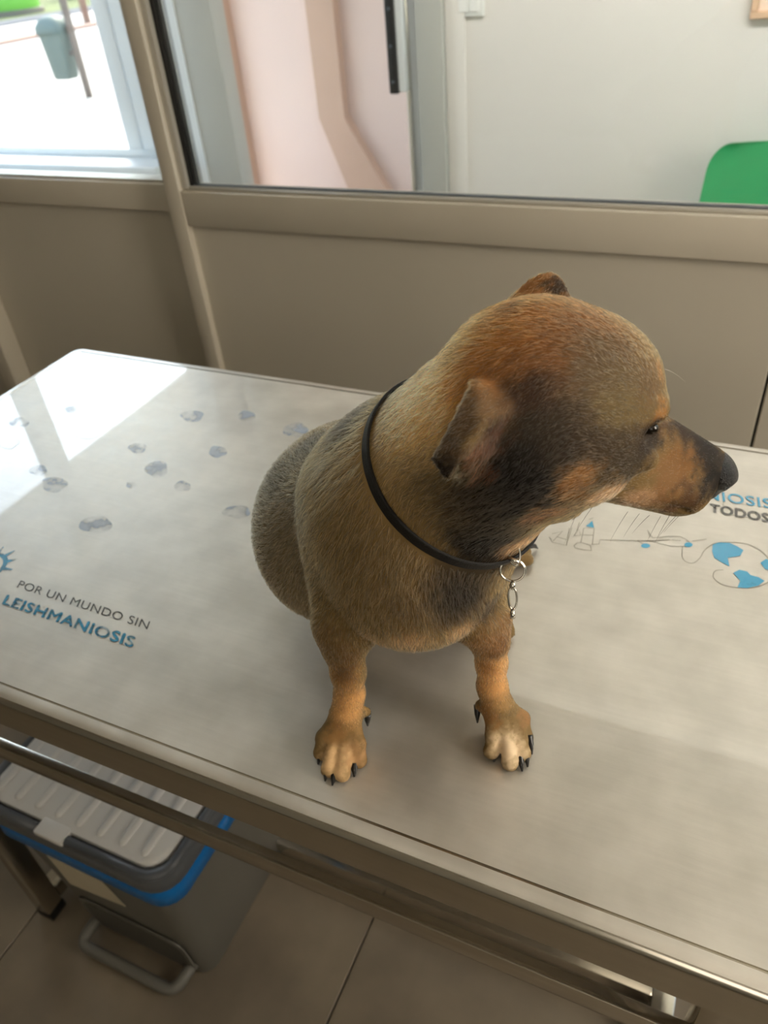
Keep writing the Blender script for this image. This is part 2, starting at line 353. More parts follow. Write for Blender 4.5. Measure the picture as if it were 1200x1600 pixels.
ART_LINES= {'monument_drawing': [[[-0.1108, 0.6683], [-0.1135, 0.6941], [-0.1025, 0.6978], [-0.0984, 0.669]], [[-0.1166, 0.6611], [-0.1146, 0.6663], [-0.1099, 0.6686], [-0.1, 0.6668], [-0.0971, 0.6585], [-0.1052, 0.6571], [-0.1146, 0.6573], [-0.1166, 0.6611]], [[-0.1113, 0.7115], [-0.1074, 0.7158]], [[-0.1118, 0.6821], [-0.1012, 0.6849]]], 'bridge_drawing': [[[-0.146, 0.667], [-0.1406, 0.6589], [-0.1244, 0.6585], [-0.1286, 0.6891]], [[-0.1442, 0.673], [-0.1344, 0.6817], [-0.1401, 0.6612], [-0.146, 0.667]], [[-0.1247, 0.6594], [-0.1262, 0.691]], [[-0.138, 0.6697], [-0.1268, 0.6682]]], 'tower_drawing': [[[-0.1204, 0.6774], [-0.1181, 0.6908], [-0.1139, 0.6807], [-0.1204, 0.6774]], [[-0.1194, 0.6867], [-0.1203, 0.7029]]], 'skyline_drawing': [[[-0.0994, 0.6687], [-0.0917, 0.672], [-0.0923, 0.6798], [-0.054, 0.691], [-0.0233, 0.702]]], 'aeroplane_drawing': [[[-0.0541, 0.6916], [-0.0383, 0.6945], [-0.02, 0.6929], [-0.0066, 0.6967], [0.0009, 0.7027], [-0.0052, 0.7092], [-0.0126, 0.7126], [-0.0224, 0.71], [-0.0393, 0.7008], [-0.0469, 0.7128], [-0.0425, 0.7018]], [[-0.0461, 0.6929], [-0.0215, 0.7037]], [[0.0008, 0.7088], [0.0147, 0.7169]], [[-0.0451, 0.6864], [-0.0539, 0.6903]], [[-0.0196, 0.7043], [-0.0107, 0.7056]]], 'globe_drawing': [[[-0.0076, 0.6964], [-0.006, 0.6802], [-0.0016, 0.6725], [0.0061, 0.6723], [0.0116, 0.6829], [0.0148, 0.6972], [0.023, 0.7118], [0.0359, 0.7186], [0.0529, 0.722], [0.0666, 0.7165], [0.0755, 0.7064], [0.0828, 0.6882]], [[0.036, 0.6714], [0.0284, 0.6669], [0.0276, 0.6567], [0.0348, 0.6491], [0.0458, 0.6478], [0.0616, 0.6513], [0.0719, 0.6584], [0.0811, 0.6692]]]}
ART_FILLS= {'monument_roof': [[[-0.1122, 0.6982], [-0.1073, 0.7102], [-0.1027, 0.6981]]], 'continent': [[[0.0217, 0.709], [0.0266, 0.7147], [0.0379, 0.7179], [0.0459, 0.7145], [0.0523, 0.71], [0.0499, 0.6993], [0.0383, 0.692], [0.0413, 0.6786], [0.0335, 0.6823], [0.0254, 0.6876], [0.0221, 0.698]], [[0.0454, 0.6697], [0.0507, 0.6765], [0.0581, 0.6765], [0.062, 0.6717], [0.0693, 0.6712], [0.0753, 0.6672], [0.0701, 0.6578], [0.0599, 0.6504], [0.0511, 0.6482], [0.053, 0.6594]], [[0.0697, 0.6948], [0.0748, 0.7029], [0.0813, 0.7004], [0.0829, 0.6858], [0.0748, 0.6855]]], 'wheel_dot': [[[-0.0398, 0.6865], [-0.0401, 0.6843], [-0.0416, 0.6823], [-0.0438, 0.681], [-0.0462, 0.6808], [-0.0481, 0.6816], [-0.049, 0.6833], [-0.0487, 0.6855], [-0.0473, 0.6875], [-0.0451, 0.6888], [-0.0427, 0.6891], [-0.0408, 0.6882]], [[0.002, 0.7023], [0.0017, 0.7], [0.0003, 0.6979], [-0.0017, 0.6967], [-0.0038, 0.6965], [-0.0055, 0.6976], [-0.0064, 0.6995], [-0.0061, 0.7018], [-0.0048, 0.7039], [-0.0027, 0.7052], [-0.0006, 0.7053], [0.0011, 0.7043]]]}
EMBLEM= {'ring_c': [-0.7541, 0.4063], 'ring_e': [-0.7303, 0.4193], 'sp': [[[-0.7637, 0.4407], [-0.7526, 0.439], [-0.7503, 0.4475], [-0.7594, 0.4444], [-0.7665, 0.4434]], [[-0.7381, 0.4247], [-0.7317, 0.4211], [-0.7254, 0.4325], [-0.7331, 0.429]], [[-0.7187, 0.3981], [-0.7134, 0.3994], [-0.7055, 0.3972], [-0.7034, 0.3898], [-0.7063, 0.3864]]]}
SPOTS= [(-0.853, 0.6998, 0.0265, 0.0079, -0.0232, 0.0261), (-0.9418, 0.6321, 0.0157, 0.0048, -0.016, 0.0155), (-0.9363, 0.7346, 0.0073, 0.0021, -0.0061, 0.0065), (-0.9677, 0.7465, 0.0054, 0.0015, -0.0047, 0.005), (-0.6729, 0.5147, 0.0207, 0.0069, -0.0119, 0.0137), (-0.6761, 0.6408, 0.0156, 0.0049, -0.0132, 0.017), (-0.7142, 0.7755, 0.0174, 0.0051, -0.0105, 0.0146), (-0.7907, 0.5667, 0.0175, 0.0056, -0.0136, 0.0145), (-0.6189, 0.7029, 0.0123, 0.0038, -0.0086, 0.0127), (-0.6167, 0.6179, 0.0108, 0.0035, -0.0072, 0.0098), (-0.5412, 0.7857, 0.0179, 0.0054, -0.0097, 0.0172), (-0.5163, 0.5935, 0.0171, 0.0056, -0.0073, 0.0113), (-0.7378, 0.6766, 0.0129, 0.004, -0.009, 0.0113), (-0.9156, 0.7365, 0.0103, 0.003, -0.009, 0.0098), (-0.6859, 0.5987, 0.0068, 0.0022, -0.005, 0.0061), (-0.6329, 0.7994, 0.0132, 0.0038, -0.0083, 0.013), (-0.9701, 0.6804, 0.0164, 0.0049, -0.0109, 0.0107), (-0.8387, 0.5864, 0.0127, 0.004, -0.0099, 0.0101)]

# ------------------------------------------------------------------ steel examination table
tb = empty('examination_table', (-0.43, 0.595, 0))
tag(tb, 'stainless steel veterinary examination table with printed top that the dog sits on', 'table')
TX0, TX1, TY0, TY1 = -1.076, 0.213, 0.263, 0.926
prof = [(0.0185, T), (0.0178, T - .0010), (0.0168, T - .0010), (0.016, T + .0005), (0.0120, T + .0005)]
for k in range(1, 9):
    a = math.radians(90 * k / 8); prof.append((0.0105 * (1 - math.sin(a)), T - .0100 + .0105 * math.cos(a)))
prof += [(0.0, T - .046), (0.0025, T - .048), (0.020, T - .048), (0.020, T - .039)]
rings = [[(x, y, z) for x, y in rrect(TX0 + i, TX1 - i, TY0 + i, TY1 - i, max(0.022 - i * .7, 0.004))] for i, z in prof]
top = loft('tabletop', rings, MT['steel'], tb, cap0=True, cap1=False, angle=50)
top.data.materials.append(MT['tube'])
for p in top.data.polygons:
    if len(p.vertices) > 8: p.use_smooth = False
for p in top.data.polygons:
    if p.center.z < T - .0008 or abs(p.normal.z) < .85: p.material_index = 1
XL, XR, YF, YB = (-0.984, -0.949), (0.080, 0.115), (0.316, 0.351), (0.840, 0.875)
def sq_tube(name, a, m, parent, bev=.003): return box(name, *a, m, parent, bev, 2)
for X in (XL, XR):
    for Y in (YF, YB):
        lg = sq_tube('leg', (X[0], X[1], Y[0], Y[1], .022, T - .042), MT['tube'], tb)
        sq_tube('foot', (X[0] - .0005, X[1] + .0005, Y[0] - .0005, Y[1] + .0005, 0, .024), MT['foot'], lg)
for Y in (YF, YB):
    sq_tube('frame_tube', (XL[1], XR[0], Y[0], Y[1], T - .080, T - .045), MT['tube'], tb)
for X in (XL, XR):
    sq_tube('frame_tube', (X[0], X[1], YF[1], YB[0], T - .080, T - .045), MT['tube'], tb)
    sq_tube('frame_tube', (X[0], X[1], YF[1], YB[0], .030, .065), MT['tube'], tb)
sq_tube('front_rail', (XL[1], XR[0], YF[0], YF[0] + .013, .606, .636), MT['tube'], tb, .0015)
sq_tube('back_rail', (XL[1], XR[0], YB[0], YB[1], .608, .643), MT['tube'], tb)
sq_tube('lower_stretcher', (XL[1], XR[0], .580, .615, .030, .065), MT['tube'], tb)

# printed lettering and drawings on the sheet (thin ink, flat on the steel)
ZP = T + 0.0003
def lettering(txt, x, y, width, height, rot, m, bold, shear=0.0, name='lettering'):
    cu = bpy.data.curves.new('txt', 'FONT'); cu.body = txt; cu.size = 1.0; cu.offset = bold; cu.resolution_u = 4; cu.space_character = 1.06
    cu.offset = 0.0
    o = bpy.data.objects.new('txt', cu); C.objects.link(o)
    dg = bpy.context.evaluated_depsgraph_get(); me = bpy.data.meshes.new_from_object(o.evaluated_get(dg))
    bpy.data.objects.remove(o); bpy.data.curves.remove(cu)
    n = len(me.vertices); co = np.empty(n * 3); me.vertices.foreach_get('co', co); co = co.reshape(-1, 3)
    lo = co.min(0); hi = co.max(0); co[:, 0] = (co[:, 0] - lo[0]) / (hi[0] - lo[0]) * width; co[:, 1] = (co[:, 1] - lo[1]) / (hi[1] - lo[1]) * height
    co[:, 0] += shear * co[:, 1]; c, s_ = math.cos(rot), math.sin(rot)
    X = x + co[:, 0] * c - co[:, 1] * s_; Y = y + co[:, 0] * s_ + co[:, 1] * c
    co2 = np.stack([X, Y, np.full(n, ZP)], 1); me.vertices.foreach_set('co', co2.ravel()); me.update()
    me.name = name; me.materials.clear(); me.materials.append(m)
    if bold > .01:                                                   # heavier strokes: the same glyphs again, a hair to the side
        bm = bmesh.new(); bm.from_mesh(me)
        zk = 0
        for dx, dy in ((bold * height * .8, 0), (-bold * height * .8, 0), (0, bold * height * .7), (0, -bold * height * .7)):
            zk += 1
            g = bmesh.ops.duplicate(bm, geom=bm.faces[:len(me.polygons)])
            for v_ in g['geom']:
                if isinstance(v_, bmesh.types.BMVert): v_.co.x += dx; v_.co.y += dy; v_.co.z += .00009 * zk
            bm.faces.ensure_lookup_table()
        bm.to_mesh(me); bm.free()
    ob = bpy.data.objects.new(name, me); C.objects.link(ob); ob.parent = tb; ob.matrix_parent_inverse = parent_inv(tb)
    return ob
l1 = lettering('POR UN MUNDO SIN', -0.6821, 0.3922, 0.187, 0.0108, -0.011, MT['ink'], 0.004, -.42)
l2 = lettering('LEISHMANIOSIS', -0.6770, 0.3659, 0.183, 0.0130, -0.010, MT['blue_worn'], 0.075, -.42)
l3 = lettering('LEISHMANIOSIS', -0.0885, 0.7860, 0.165, 0.0185, 0.05, MT['blue'], 0.02, -.09)
l4 = lettering('TODOS', 0.0130, 0.7672, 0.061, 0.0158, 0.0, MT['ink'], 0.06, -.09)
l1['label'] = 'dark grey line reading POR UN MUNDO SIN'; l2['label'] = 'worn bold blue word LEISHMANIOSIS under the grey line'
l3['label'] = 'blue word LEISHMANIOSIS beside the dog nose'; l4['label'] = 'dark word TODOS below the blue word'
def stroke(name, polys, w, m):
    V = []; F = []
    for pts in polys:
        P = [np.array(p) for p in pts]; n = len(P)
        # densify with Catmull-Rom for smooth pen lines
        if name == 'globe_drawing':
            Q = []
            for i in range(n - 1):
                p0, p1, p2, p3 = P[max(i - 1, 0)], P[i], P[i + 1], P[min(i + 2, n - 1)]
                for k in range(5):
                    t = k / 5; Q.append(.5 * (2 * p1 + (p2 - p0) * t + (2 * p0 - 5 * p1 + 4 * p2 - p3) * t * t + (3 * p1 - p0 - 3 * p2 + p3) * t ** 3))
            P = Q + [P[-1]]; n = len(P)
        b = len(V)
        for i in range(n):
            d = P[min(i + 1, n - 1)] - P[max(i - 1, 0)]; d = d / (np.linalg.norm(d) + 1e-9); q = np.array([-d[1], d[0]]) * w / 2
            V += [(*(P[i] + q), ZP), (*(P[i] - q), ZP)]
        for i in range(n - 1): F.append((b + 2 * i, b + 2 * i + 1, b + 2 * i + 3, b + 2 * i + 2))
    o = mesh_obj(name, V, F, m, tb); return o
for k, v in ART_LINES.items(): stroke(k, v, 0.0009, MT['pen'])
for k, polys in ART_FILLS.items():
    for p in polys: mesh_obj(k, [(x, y, ZP + .0001) for x, y in p], [tuple(range(len(p)))], MT['blue'], tb)
# round spiky emblem left of the lettering
ec = [EMBLEM['ring_c'][0] + .007, EMBLEM['ring_c'][1]]; er = 0.026
ring = [[ec[0] + er * math.cos(a), ec[1] + er * math.sin(a)] for a in np.linspace(0, 2 * math.pi, 33)]
V = [];
for x, y in ring: d = np.array([x - ec[0], y - ec[1]]); V += [(ec[0] + d[0] * .78, ec[1] + d[1] * .78, ZP), (ec[0] + d[0], ec[1] + d[1], ZP)]
mesh_obj('emblem_ring', V, [(2 * i, 2 * i + 1, 2 * i + 3, 2 * i + 2) for i in range(32)], MT['blue_worn'], tb)['label'] = 'round blue spiked emblem'
for a in range(0, 360, 30):
    t = math.radians(a + 12); d = np.array([math.cos(t), math.sin(t)]); q = np.array([-d[1], d[0]]); c0 = np.array(ec)
    pts = [c0 + d * er * .98 + q * .003, c0 + d * er * .98 - q * .003, c0 + d * er * 1.42 - q * .0006, c0 + d * er * 1.42 + q * .0006]
    mesh_obj('emblem_spike', [(x, y, ZP) for x, y in pts], [(0, 1, 2, 3)], MT['blue_worn'], tb)
# worn pale round prints on the left; some whitened by painted window glare
for i, (cx, cy, ax_, ay_, bx_, by_) in enumerate(SPOTS):
    V = []
    for a in np.linspace(0, 2 * math.pi, 25)[:-1]:
        rr = 1 + .07 * math.sin(3 * a + i) + .05 * math.sin(5 * a + 2 * i)
        V.append((cx + rr * (ax_ * math.cos(a) + bx_ * math.sin(a)), cy + rr * (ay_ * math.cos(a) + by_ * math.sin(a)), ZP))
    mesh_obj('printed_spot', V, [tuple(range(24))], MT['spot_clear'] if i in (0, 1, 2, 3) else MT['spot'], tb)

# ------------------------------------------------------------------ pedal bin under the table
pb = empty('pedal_bin', (-0.75, 0.48, 0))
tag(pb, 'grey plastic pedal bin with ribbed lid and blue liner standing under the table', 'bin')
def br(x0, x1, y0, y1, r, z): return [(x, y, z) for x, y in rrect(x0, x1, y0, y1, r)]
loft('body', [br(-.882, -.616, .349, .618, .028, 0.0), br(-.885, -.613, .347, .62, .03, .006), br(-.905, -.597, .337, .64, .034, .19), br(-.926, -.582, .327, .655, .036, .352)], MT['binbody'], pb, angle=60)
loft('liner', [br(-.929, -.579, .323, .658, .038, .324), br(-.936, -.571, .317, .665, .04, .330), br(-.935, -.572, .318, .664, .04, .362), br(-.930, -.577, .323, .659, .04, .368)], MT['liner'], pb, angle=60)
# dark rim : a ring with a gap at the front for the lid tab
loft('rim', [br(-.934, -.573, .320, .662, .042, .362), br(-.939, -.568, .315, .667, .044, .372), br(-.939, -.568, .315, .667, .044, .404), br(-.935, -.572, .319, .663, .044, .411), br(-.928, -.579, .326, .656, .04, .411), br(-.925, -.582, .329, .653, .04, .406)], MT['rim'], pb, angle=60)
rb = []
for xa, xb in ((-.925, -.802), (-.743, -.582)):
    tube('rim_roll', rounded_path([(xa if xa > -.9 else -.933, .40 if xa < -.9 else .3215, .409), (xa, .3215, .409), (xb, .3215, .409)] if xa < -.9 else [(xa, .3215, .409), (-.5745, .3215, .409), (-.5745, .64, .409)], .04, 8), .0075, MT['rim'], pb, 8)
lid = loft('lid', [br(-.922, -.585, .332, .650, .036, .404), br(-.921, -.586, .333, .649, .036, .4135), br(-.914, -.593, .340, .642, .03, .4165)], MT['lid'], pb, angle=60)
box('lid_tab', -.800, -.745, .312, .345, .404, .4155, MT['lid'], lid, .003, 2)
for i in range(8):
    x = -.902 + i * .0405
    bm = bmesh.new(); bmesh.ops.create_uvsphere(bm, u_segments=12, v_segments=8, radius=1.0)
    for v in bm.verts:
        y = v.co.y
        v.co = Vector((x + v.co.x * .0075, (.352 if y < 0 else .620) + y * .010, .4160 + max(v.co.z, -.3) * .0058))
    bm_obj('lid_rib', bm, MT['lid'], lid, smooth=False).data.polygons.foreach_set('use_smooth', [True] * 96)
for o in lid.children:
    if o.name.startswith('lid_rib'): o.data.polygons.foreach_set('use_smooth', [True] * len(o.data.polygons))
# kick recess as raised plates, its shade painted darker, with the wire-like pedal loop in front of it
def fy(z): return .347 - .0568 * z
rec = loft('kick_recess', [[(x, fy(z) - .0012, z) for x, z in rrect(-.858, -.630, .018, .135, .022)], [(x, fy(z) - .004, z) for x, z in rrect(-.858, -.630, .018, .135, .022)]], MT['binbody'], pb)
loft('recess_floor', [[(x, fy(z) - .0041, z) for x, z in rrect(-.848, -.640, .026, .125, .018)], [(x, fy(z) - .0046, z) for x, z in rrect(-.848, -.640, .026, .125, .018)]], MT['binside'], rec)
tube('pedal', rounded_path([(-.850, .352, .040), (-.862, .300, .022), (-.652, .300, .022), (-.640, .352, .040)], .022, 8), .0105, MT['binbody'], pb, 10)
V = [(-.848, 0, .285), (-.734, 0, .282), (-.718, 0, .206), (-.848, 0, .180)]
V2 = [(x, fy(z) - .0006, z) for x, _, z in V] + [(x, fy(z) - .0016, z) for x, _, z in V]
fix_normals(mesh_obj('paper_label', V2, [(0, 1, 2, 3), (4, 5, 6, 7), (0, 1, 5, 4), (1, 2, 6, 5), (2, 3, 7, 6), (3, 0, 4, 7)], MT['label'], pb))['label'] = 'slanted cream paper label on the bin front'

# ------------------------------------------------------------------ lobby things: green chair, light switch, picture frame
ch = empty('lobby_chair', (0.03, 2.2, 0)); tag(ch, 'green plastic chair against the grey lobby wall behind the glass', 'chair')
def chair_back():
    V = []; F = []; nu, nv = 17, 25
    for sgn in (0, 1):
        for j in range(nv):
            v = 1 - (1 - j / (nv - 1)) ** 2
            for i in range(nu):
                u = i / (nu - 1) * 2 - 1
                w = .205 - .02 * v
                k = max(0, (v - .80) / .20); w2 = w - (1 - math.sqrt(max(0, 1 - k * k))) * .055
                x = .03 + u * w2; z = .52 + .365 * v
                y = 2.405 + .045 * v - .035 * (1 - u * u) * 0 - .03 * u * u + sgn * .006
                V.append((x, y, z))
    n = nu * nv
    for s_ in (0, 1):
        for j in range(nv - 1):
            for i in range(nu - 1):
                a = s_ * n + j * nu + i; F.append((a, a + 1, a + nu + 1, a + nu))
    bd_ = [i for i in range(nu)] + [j * nu + nu - 1 for j in range(1, nv)] + [(nv - 1) * nu + i for i in range(nu - 2, -1, -1)] + [j * nu for j in range(nv - 2, 0, -1)]
    for a, b in zip(bd_, bd_[1:] + bd_[:1]): F.append((a, b, b + n, a + n))
    return fix_normals(mesh_obj('backrest', V, F, MT['green'], ch, True))
cbk = chair_back(); cbk.data.set_sharp_from_angle(angle=math.radians(50))
loft('seat', [[(x, y, z) for x, y in rrect(-.19 + d, .25 - d, 1.98 + d, 2.41 - d, .06)] for d, z in ((.01, .430), (0, .437), (0, .446), (.012, .452))], MT['green'], ch)
for sx in (-.165, .225):
    tube('leg', rounded_path([(sx, 2.00, 0), (sx * .96, 2.03, .42), (sx * .96, 2.40, .42), (sx, 2.42, .62)], .03, 5), .011, MT['chrome'], ch, 8)
    tube('leg', [(sx, 2.46, 0), (sx * .96, 2.36, .42)], .011, MT['chrome'], ch, 8)
sw = tag(box('light_switch', -.950, -.860, Y2 - .010, Y2, 1.187, 1.270, MT['switch'], None, .003, 2), 'white double light switch on the grey lobby wall beside the door', 'switch')
for x0, x1 in ((-.938, -.909), (-.905, -.876)): box('rocker', x0, x1, Y2 - .014, Y2 - .008, 1.199, 1.258, MT['switch'], sw, .0015, 1)
pf = empty('picture_frame', (0.08, Y2, 1.3)); tag(pf, 'pale wooden framed panel on the lobby wall above the green chair', 'frame')
for a in ((-.125, .275, 1.150, 1.168), (-.125, .275, 1.532, 1.55), (-.125, -.107, 1.168, 1.532), (.257, .275, 1.168, 1.532)):
    box('frame_bar', a[0], a[1], Y2 - .018, Y2, a[2], a[3], MT['wood'], pf, .002, 1)
box('backing', -.107, .257, Y2 - .006, Y2, 1.168, 1.532, mat('cream_sheet', srgb(228, 208, 190), .7), pf)

# ------------------------------------------------------------------ the street outside
sb = empty('street_litter_bin', (-8.28, 8.38, 0)); tag(sb, 'grey green litter bin hung on a thin post on the sunlit pavement', 'bin')
def srr(x0, x1, y0, y1, r, z): return [(x, y, z) for x, y in rrect(x0, x1, y0, y1, r, 3)]
loft('bin_body', [srr(-8.39, -8.15, 8.28, 8.46, .03, .20), srr(-8.40, -8.14, 8.27, 8.47, .03, .24), srr(-8.43, -8.07, 8.25, 8.48, .03, .70)], MT['bin_street'], sb)
loft('bin_hood', [srr(-8.45, -8.065, 8.23, 8.50, .04, .69), srr(-8.45, -8.065, 8.23, 8.50, .04, .76), srr(-8.41, -8.11, 8.26, 8.49, .08, .84), srr(-8.33, -8.19, 8.32, 8.46, .06, .87)], MT['bin_street'], sb)
box('bracket', -8.14, -8.06, 8.36, 8.42, .45, .50, MT['post'], sb)
tube('post', [(-8.015, 8.40, -.02), (-8.015, 8.40, 2.4)], .045, MT['post'], sb, 10)
tag(tube('street_post', [(-16.55, 18.0, -.02), (-16.55, 18.0, 2.6)], .09, MT['kerb'], None, 8), 'reddish brown post standing beyond the road', 'post')
struct(box('kerb_strip', -16.5, -15.9, -20, 60, -.25, .03, MT['kerb']))
struct(box('road', -22.2, -20.6, -20, 60, -.30, .01, MT['road']))
struct(box('verge', -90, -22.2, -20, 80, -.30, -.02, mat('dry_grass', srgb(96, 104, 58), .9, 0, .2, .6)))
gc = empty('recycling_container', (-24.4, 23, 0)); tag(gc, 'lime green dome shaped container across the street', 'container')
prof_c = [(.95, -.06), (1.0, .0), (1.05, .5), (1.0, 1.0), (.8, 1.4), (.45, 1.62), (.06, 1.7)]
loft('dome', [[(-24.4 + r * math.cos(a), 23 + r * math.sin(a), z) for a in np.linspace(0, 2 * math.pi, 25)[:-1]] for r, z in prof_c], MT['lime'], gc)
loft('base', [[(-24.4 + r * math.cos(a), 23 + r * math.sin(a), z) for a in np.linspace(0, 2 * math.pi, 25)[:-1]] for r, z in ((1.12, -.06), (1.12, .12), (1.04, .14))], MT['post'], gc)
def bush(name, x, y, r, h, label):
    V = []; F = []
    for k in range(900):
        u, v = RNG.random(), RNG.random(); th = 2 * math.pi * u; ph = math.acos(1 - 1.0 * v * 1.6)
        rr = (.75 + .3 * RNG.random()); c = np.array([x + r * rr * math.sin(ph) * math.cos(th), y + r * rr * math.sin(ph) * math.sin(th), h * .45 + h * .55 * rr * math.cos(ph)])
        a = RNG.normal(size=3); a /= np.linalg.norm(a); b = np.cross(a, RNG.normal(size=3)); b /= np.linalg.norm(b); s_ = .16 + .1 * RNG.random()
        i = len(V); V += [c - a * s_, c + b * s_ * .5, c + a * s_, c - b * s_ * .5]; F.append((i, i + 1, i + 2, i + 3))
    root = empty(name, (x, y, 0)); mesh_obj('foliage', V, F, MT['leaf'], root)['kind'] = 'stuff'
    tube('stem', [(x, y, -.05), (x, y, h * .6)], .06, MT['post'], root, 6); tag(root, label, 'shrub'); return root
for i, (x, y, r, h, lb) in enumerate([(-27.5, 31.0, 1.4, 2.6, 'bushy green shrub behind the lime green container'), (-26.0, 35.5, 1.4, 2.2, 'low green shrub between the container and the post'), (-21.0, 34.0, 1.6, 2.4, 'yellow green shrub at the far edge of the road'), (-33.5, 30.5, 2.0, 3.0, 'tall green shrub left of the lime green container')]):
    bush('shrub', x, y, r, h, lb)
# ------------------------------------------------------------------ unseen lamps added as fill for the lobby and the examination room
def uplighter(name, x0, x1, y0, y1, z, ceil, strength, col, label):
    e = empty(name, ((x0 + x1) / 2, (y0 + y1) / 2, z)); tag(e, label, 'lamp')
    box('tray', x0, x1, y0, y1, z - .03, z, MT['white_frame'], e, .004, 2)
    box('light_strip', x0 + .02, x1 - .02, y0 + .02, y1 - .02, z, z + .006, mat('lit_' + name, (1, 1, 1, 1), .5, emit=((*col, 1), strength)), e)
    for x in (x0 + .06, x1 - .06): tube('hanger', [(x, (y0 + y1) / 2, z), (x, (y0 + y1) / 2, ceil - .001)], .004, MT['chrome'], e, 6)
    return e
lw_ = empty('wall_washer', (.4, 1.52, 2.4)); tag(lw_, 'long slim wall washer light under the lobby ceiling', 'lamp')  # added to brighten the grey lobby wall
for sx in (-1.0,):
    loft('housing', [[(x, y, z) for y, z in ((1.50, 2.46), (1.60, 2.46), (1.562, 2.362), (1.598, 2.345), (1.598, 2.338), (1.50, 2.338))] for x in (sx - .05, sx + 2.95)], MT['white_frame'], lw_, smooth=False)
    loft('diffuser', [[(x, y, z) for y, z in ((1.603, 2.458), (1.608, 2.456), (1.568, 2.360), (1.563, 2.362))] for x in (sx - .03, sx + 2.93)], mat('lit_washer_diffuser', (1, 1, 1, 1), .5, emit=((1.0, .945, .91, 1), 49.0)), lw_, smooth=False)
wp = empty('wall_light', (.9, -1.76, 1.7)); tag(wp, 'wide flat light panel on the front wall of the examination room', 'lamp')  # added to light panels, floor and bin lid from the camera side
box('housing', .3, 1.5, -1.775, -1.745, 1.2, 2.2, MT['white_frame'], wp)
box('diffuser', .32, 1.48, -1.745, -1.738, 1.22, 2.18, mat('lit_wall_diffuser', (1, 1, 1, 1), .5, emit=((1.0, .90, .76, 1), 2.0)), wp)
wr = empty('side_light', (1.6, .45, 1.7)); tag(wr, 'upright flat light panel on the right wall of the examination room', 'lamp')  # added so the partition panels brighten towards the right
box('housing', 1.585, 1.615, .1, .8, 1.2, 2.2, MT['white_frame'], wr)
box('diffuser', 1.578, 1.585, .12, .78, 1.22, 2.18, mat('lit_side_diffuser', (1, 1, 1, 1), .5, emit=((1.0, .89, .74, 1), 14.0)), wr)
uplighter('room_uplighter', .55, 1.45, -1.2, -.6, 2.25, 2.6, 2.5, (1.0, .93, .82), 'white hanging uplighter in the examination room')  # added to lift the examination room ceiling
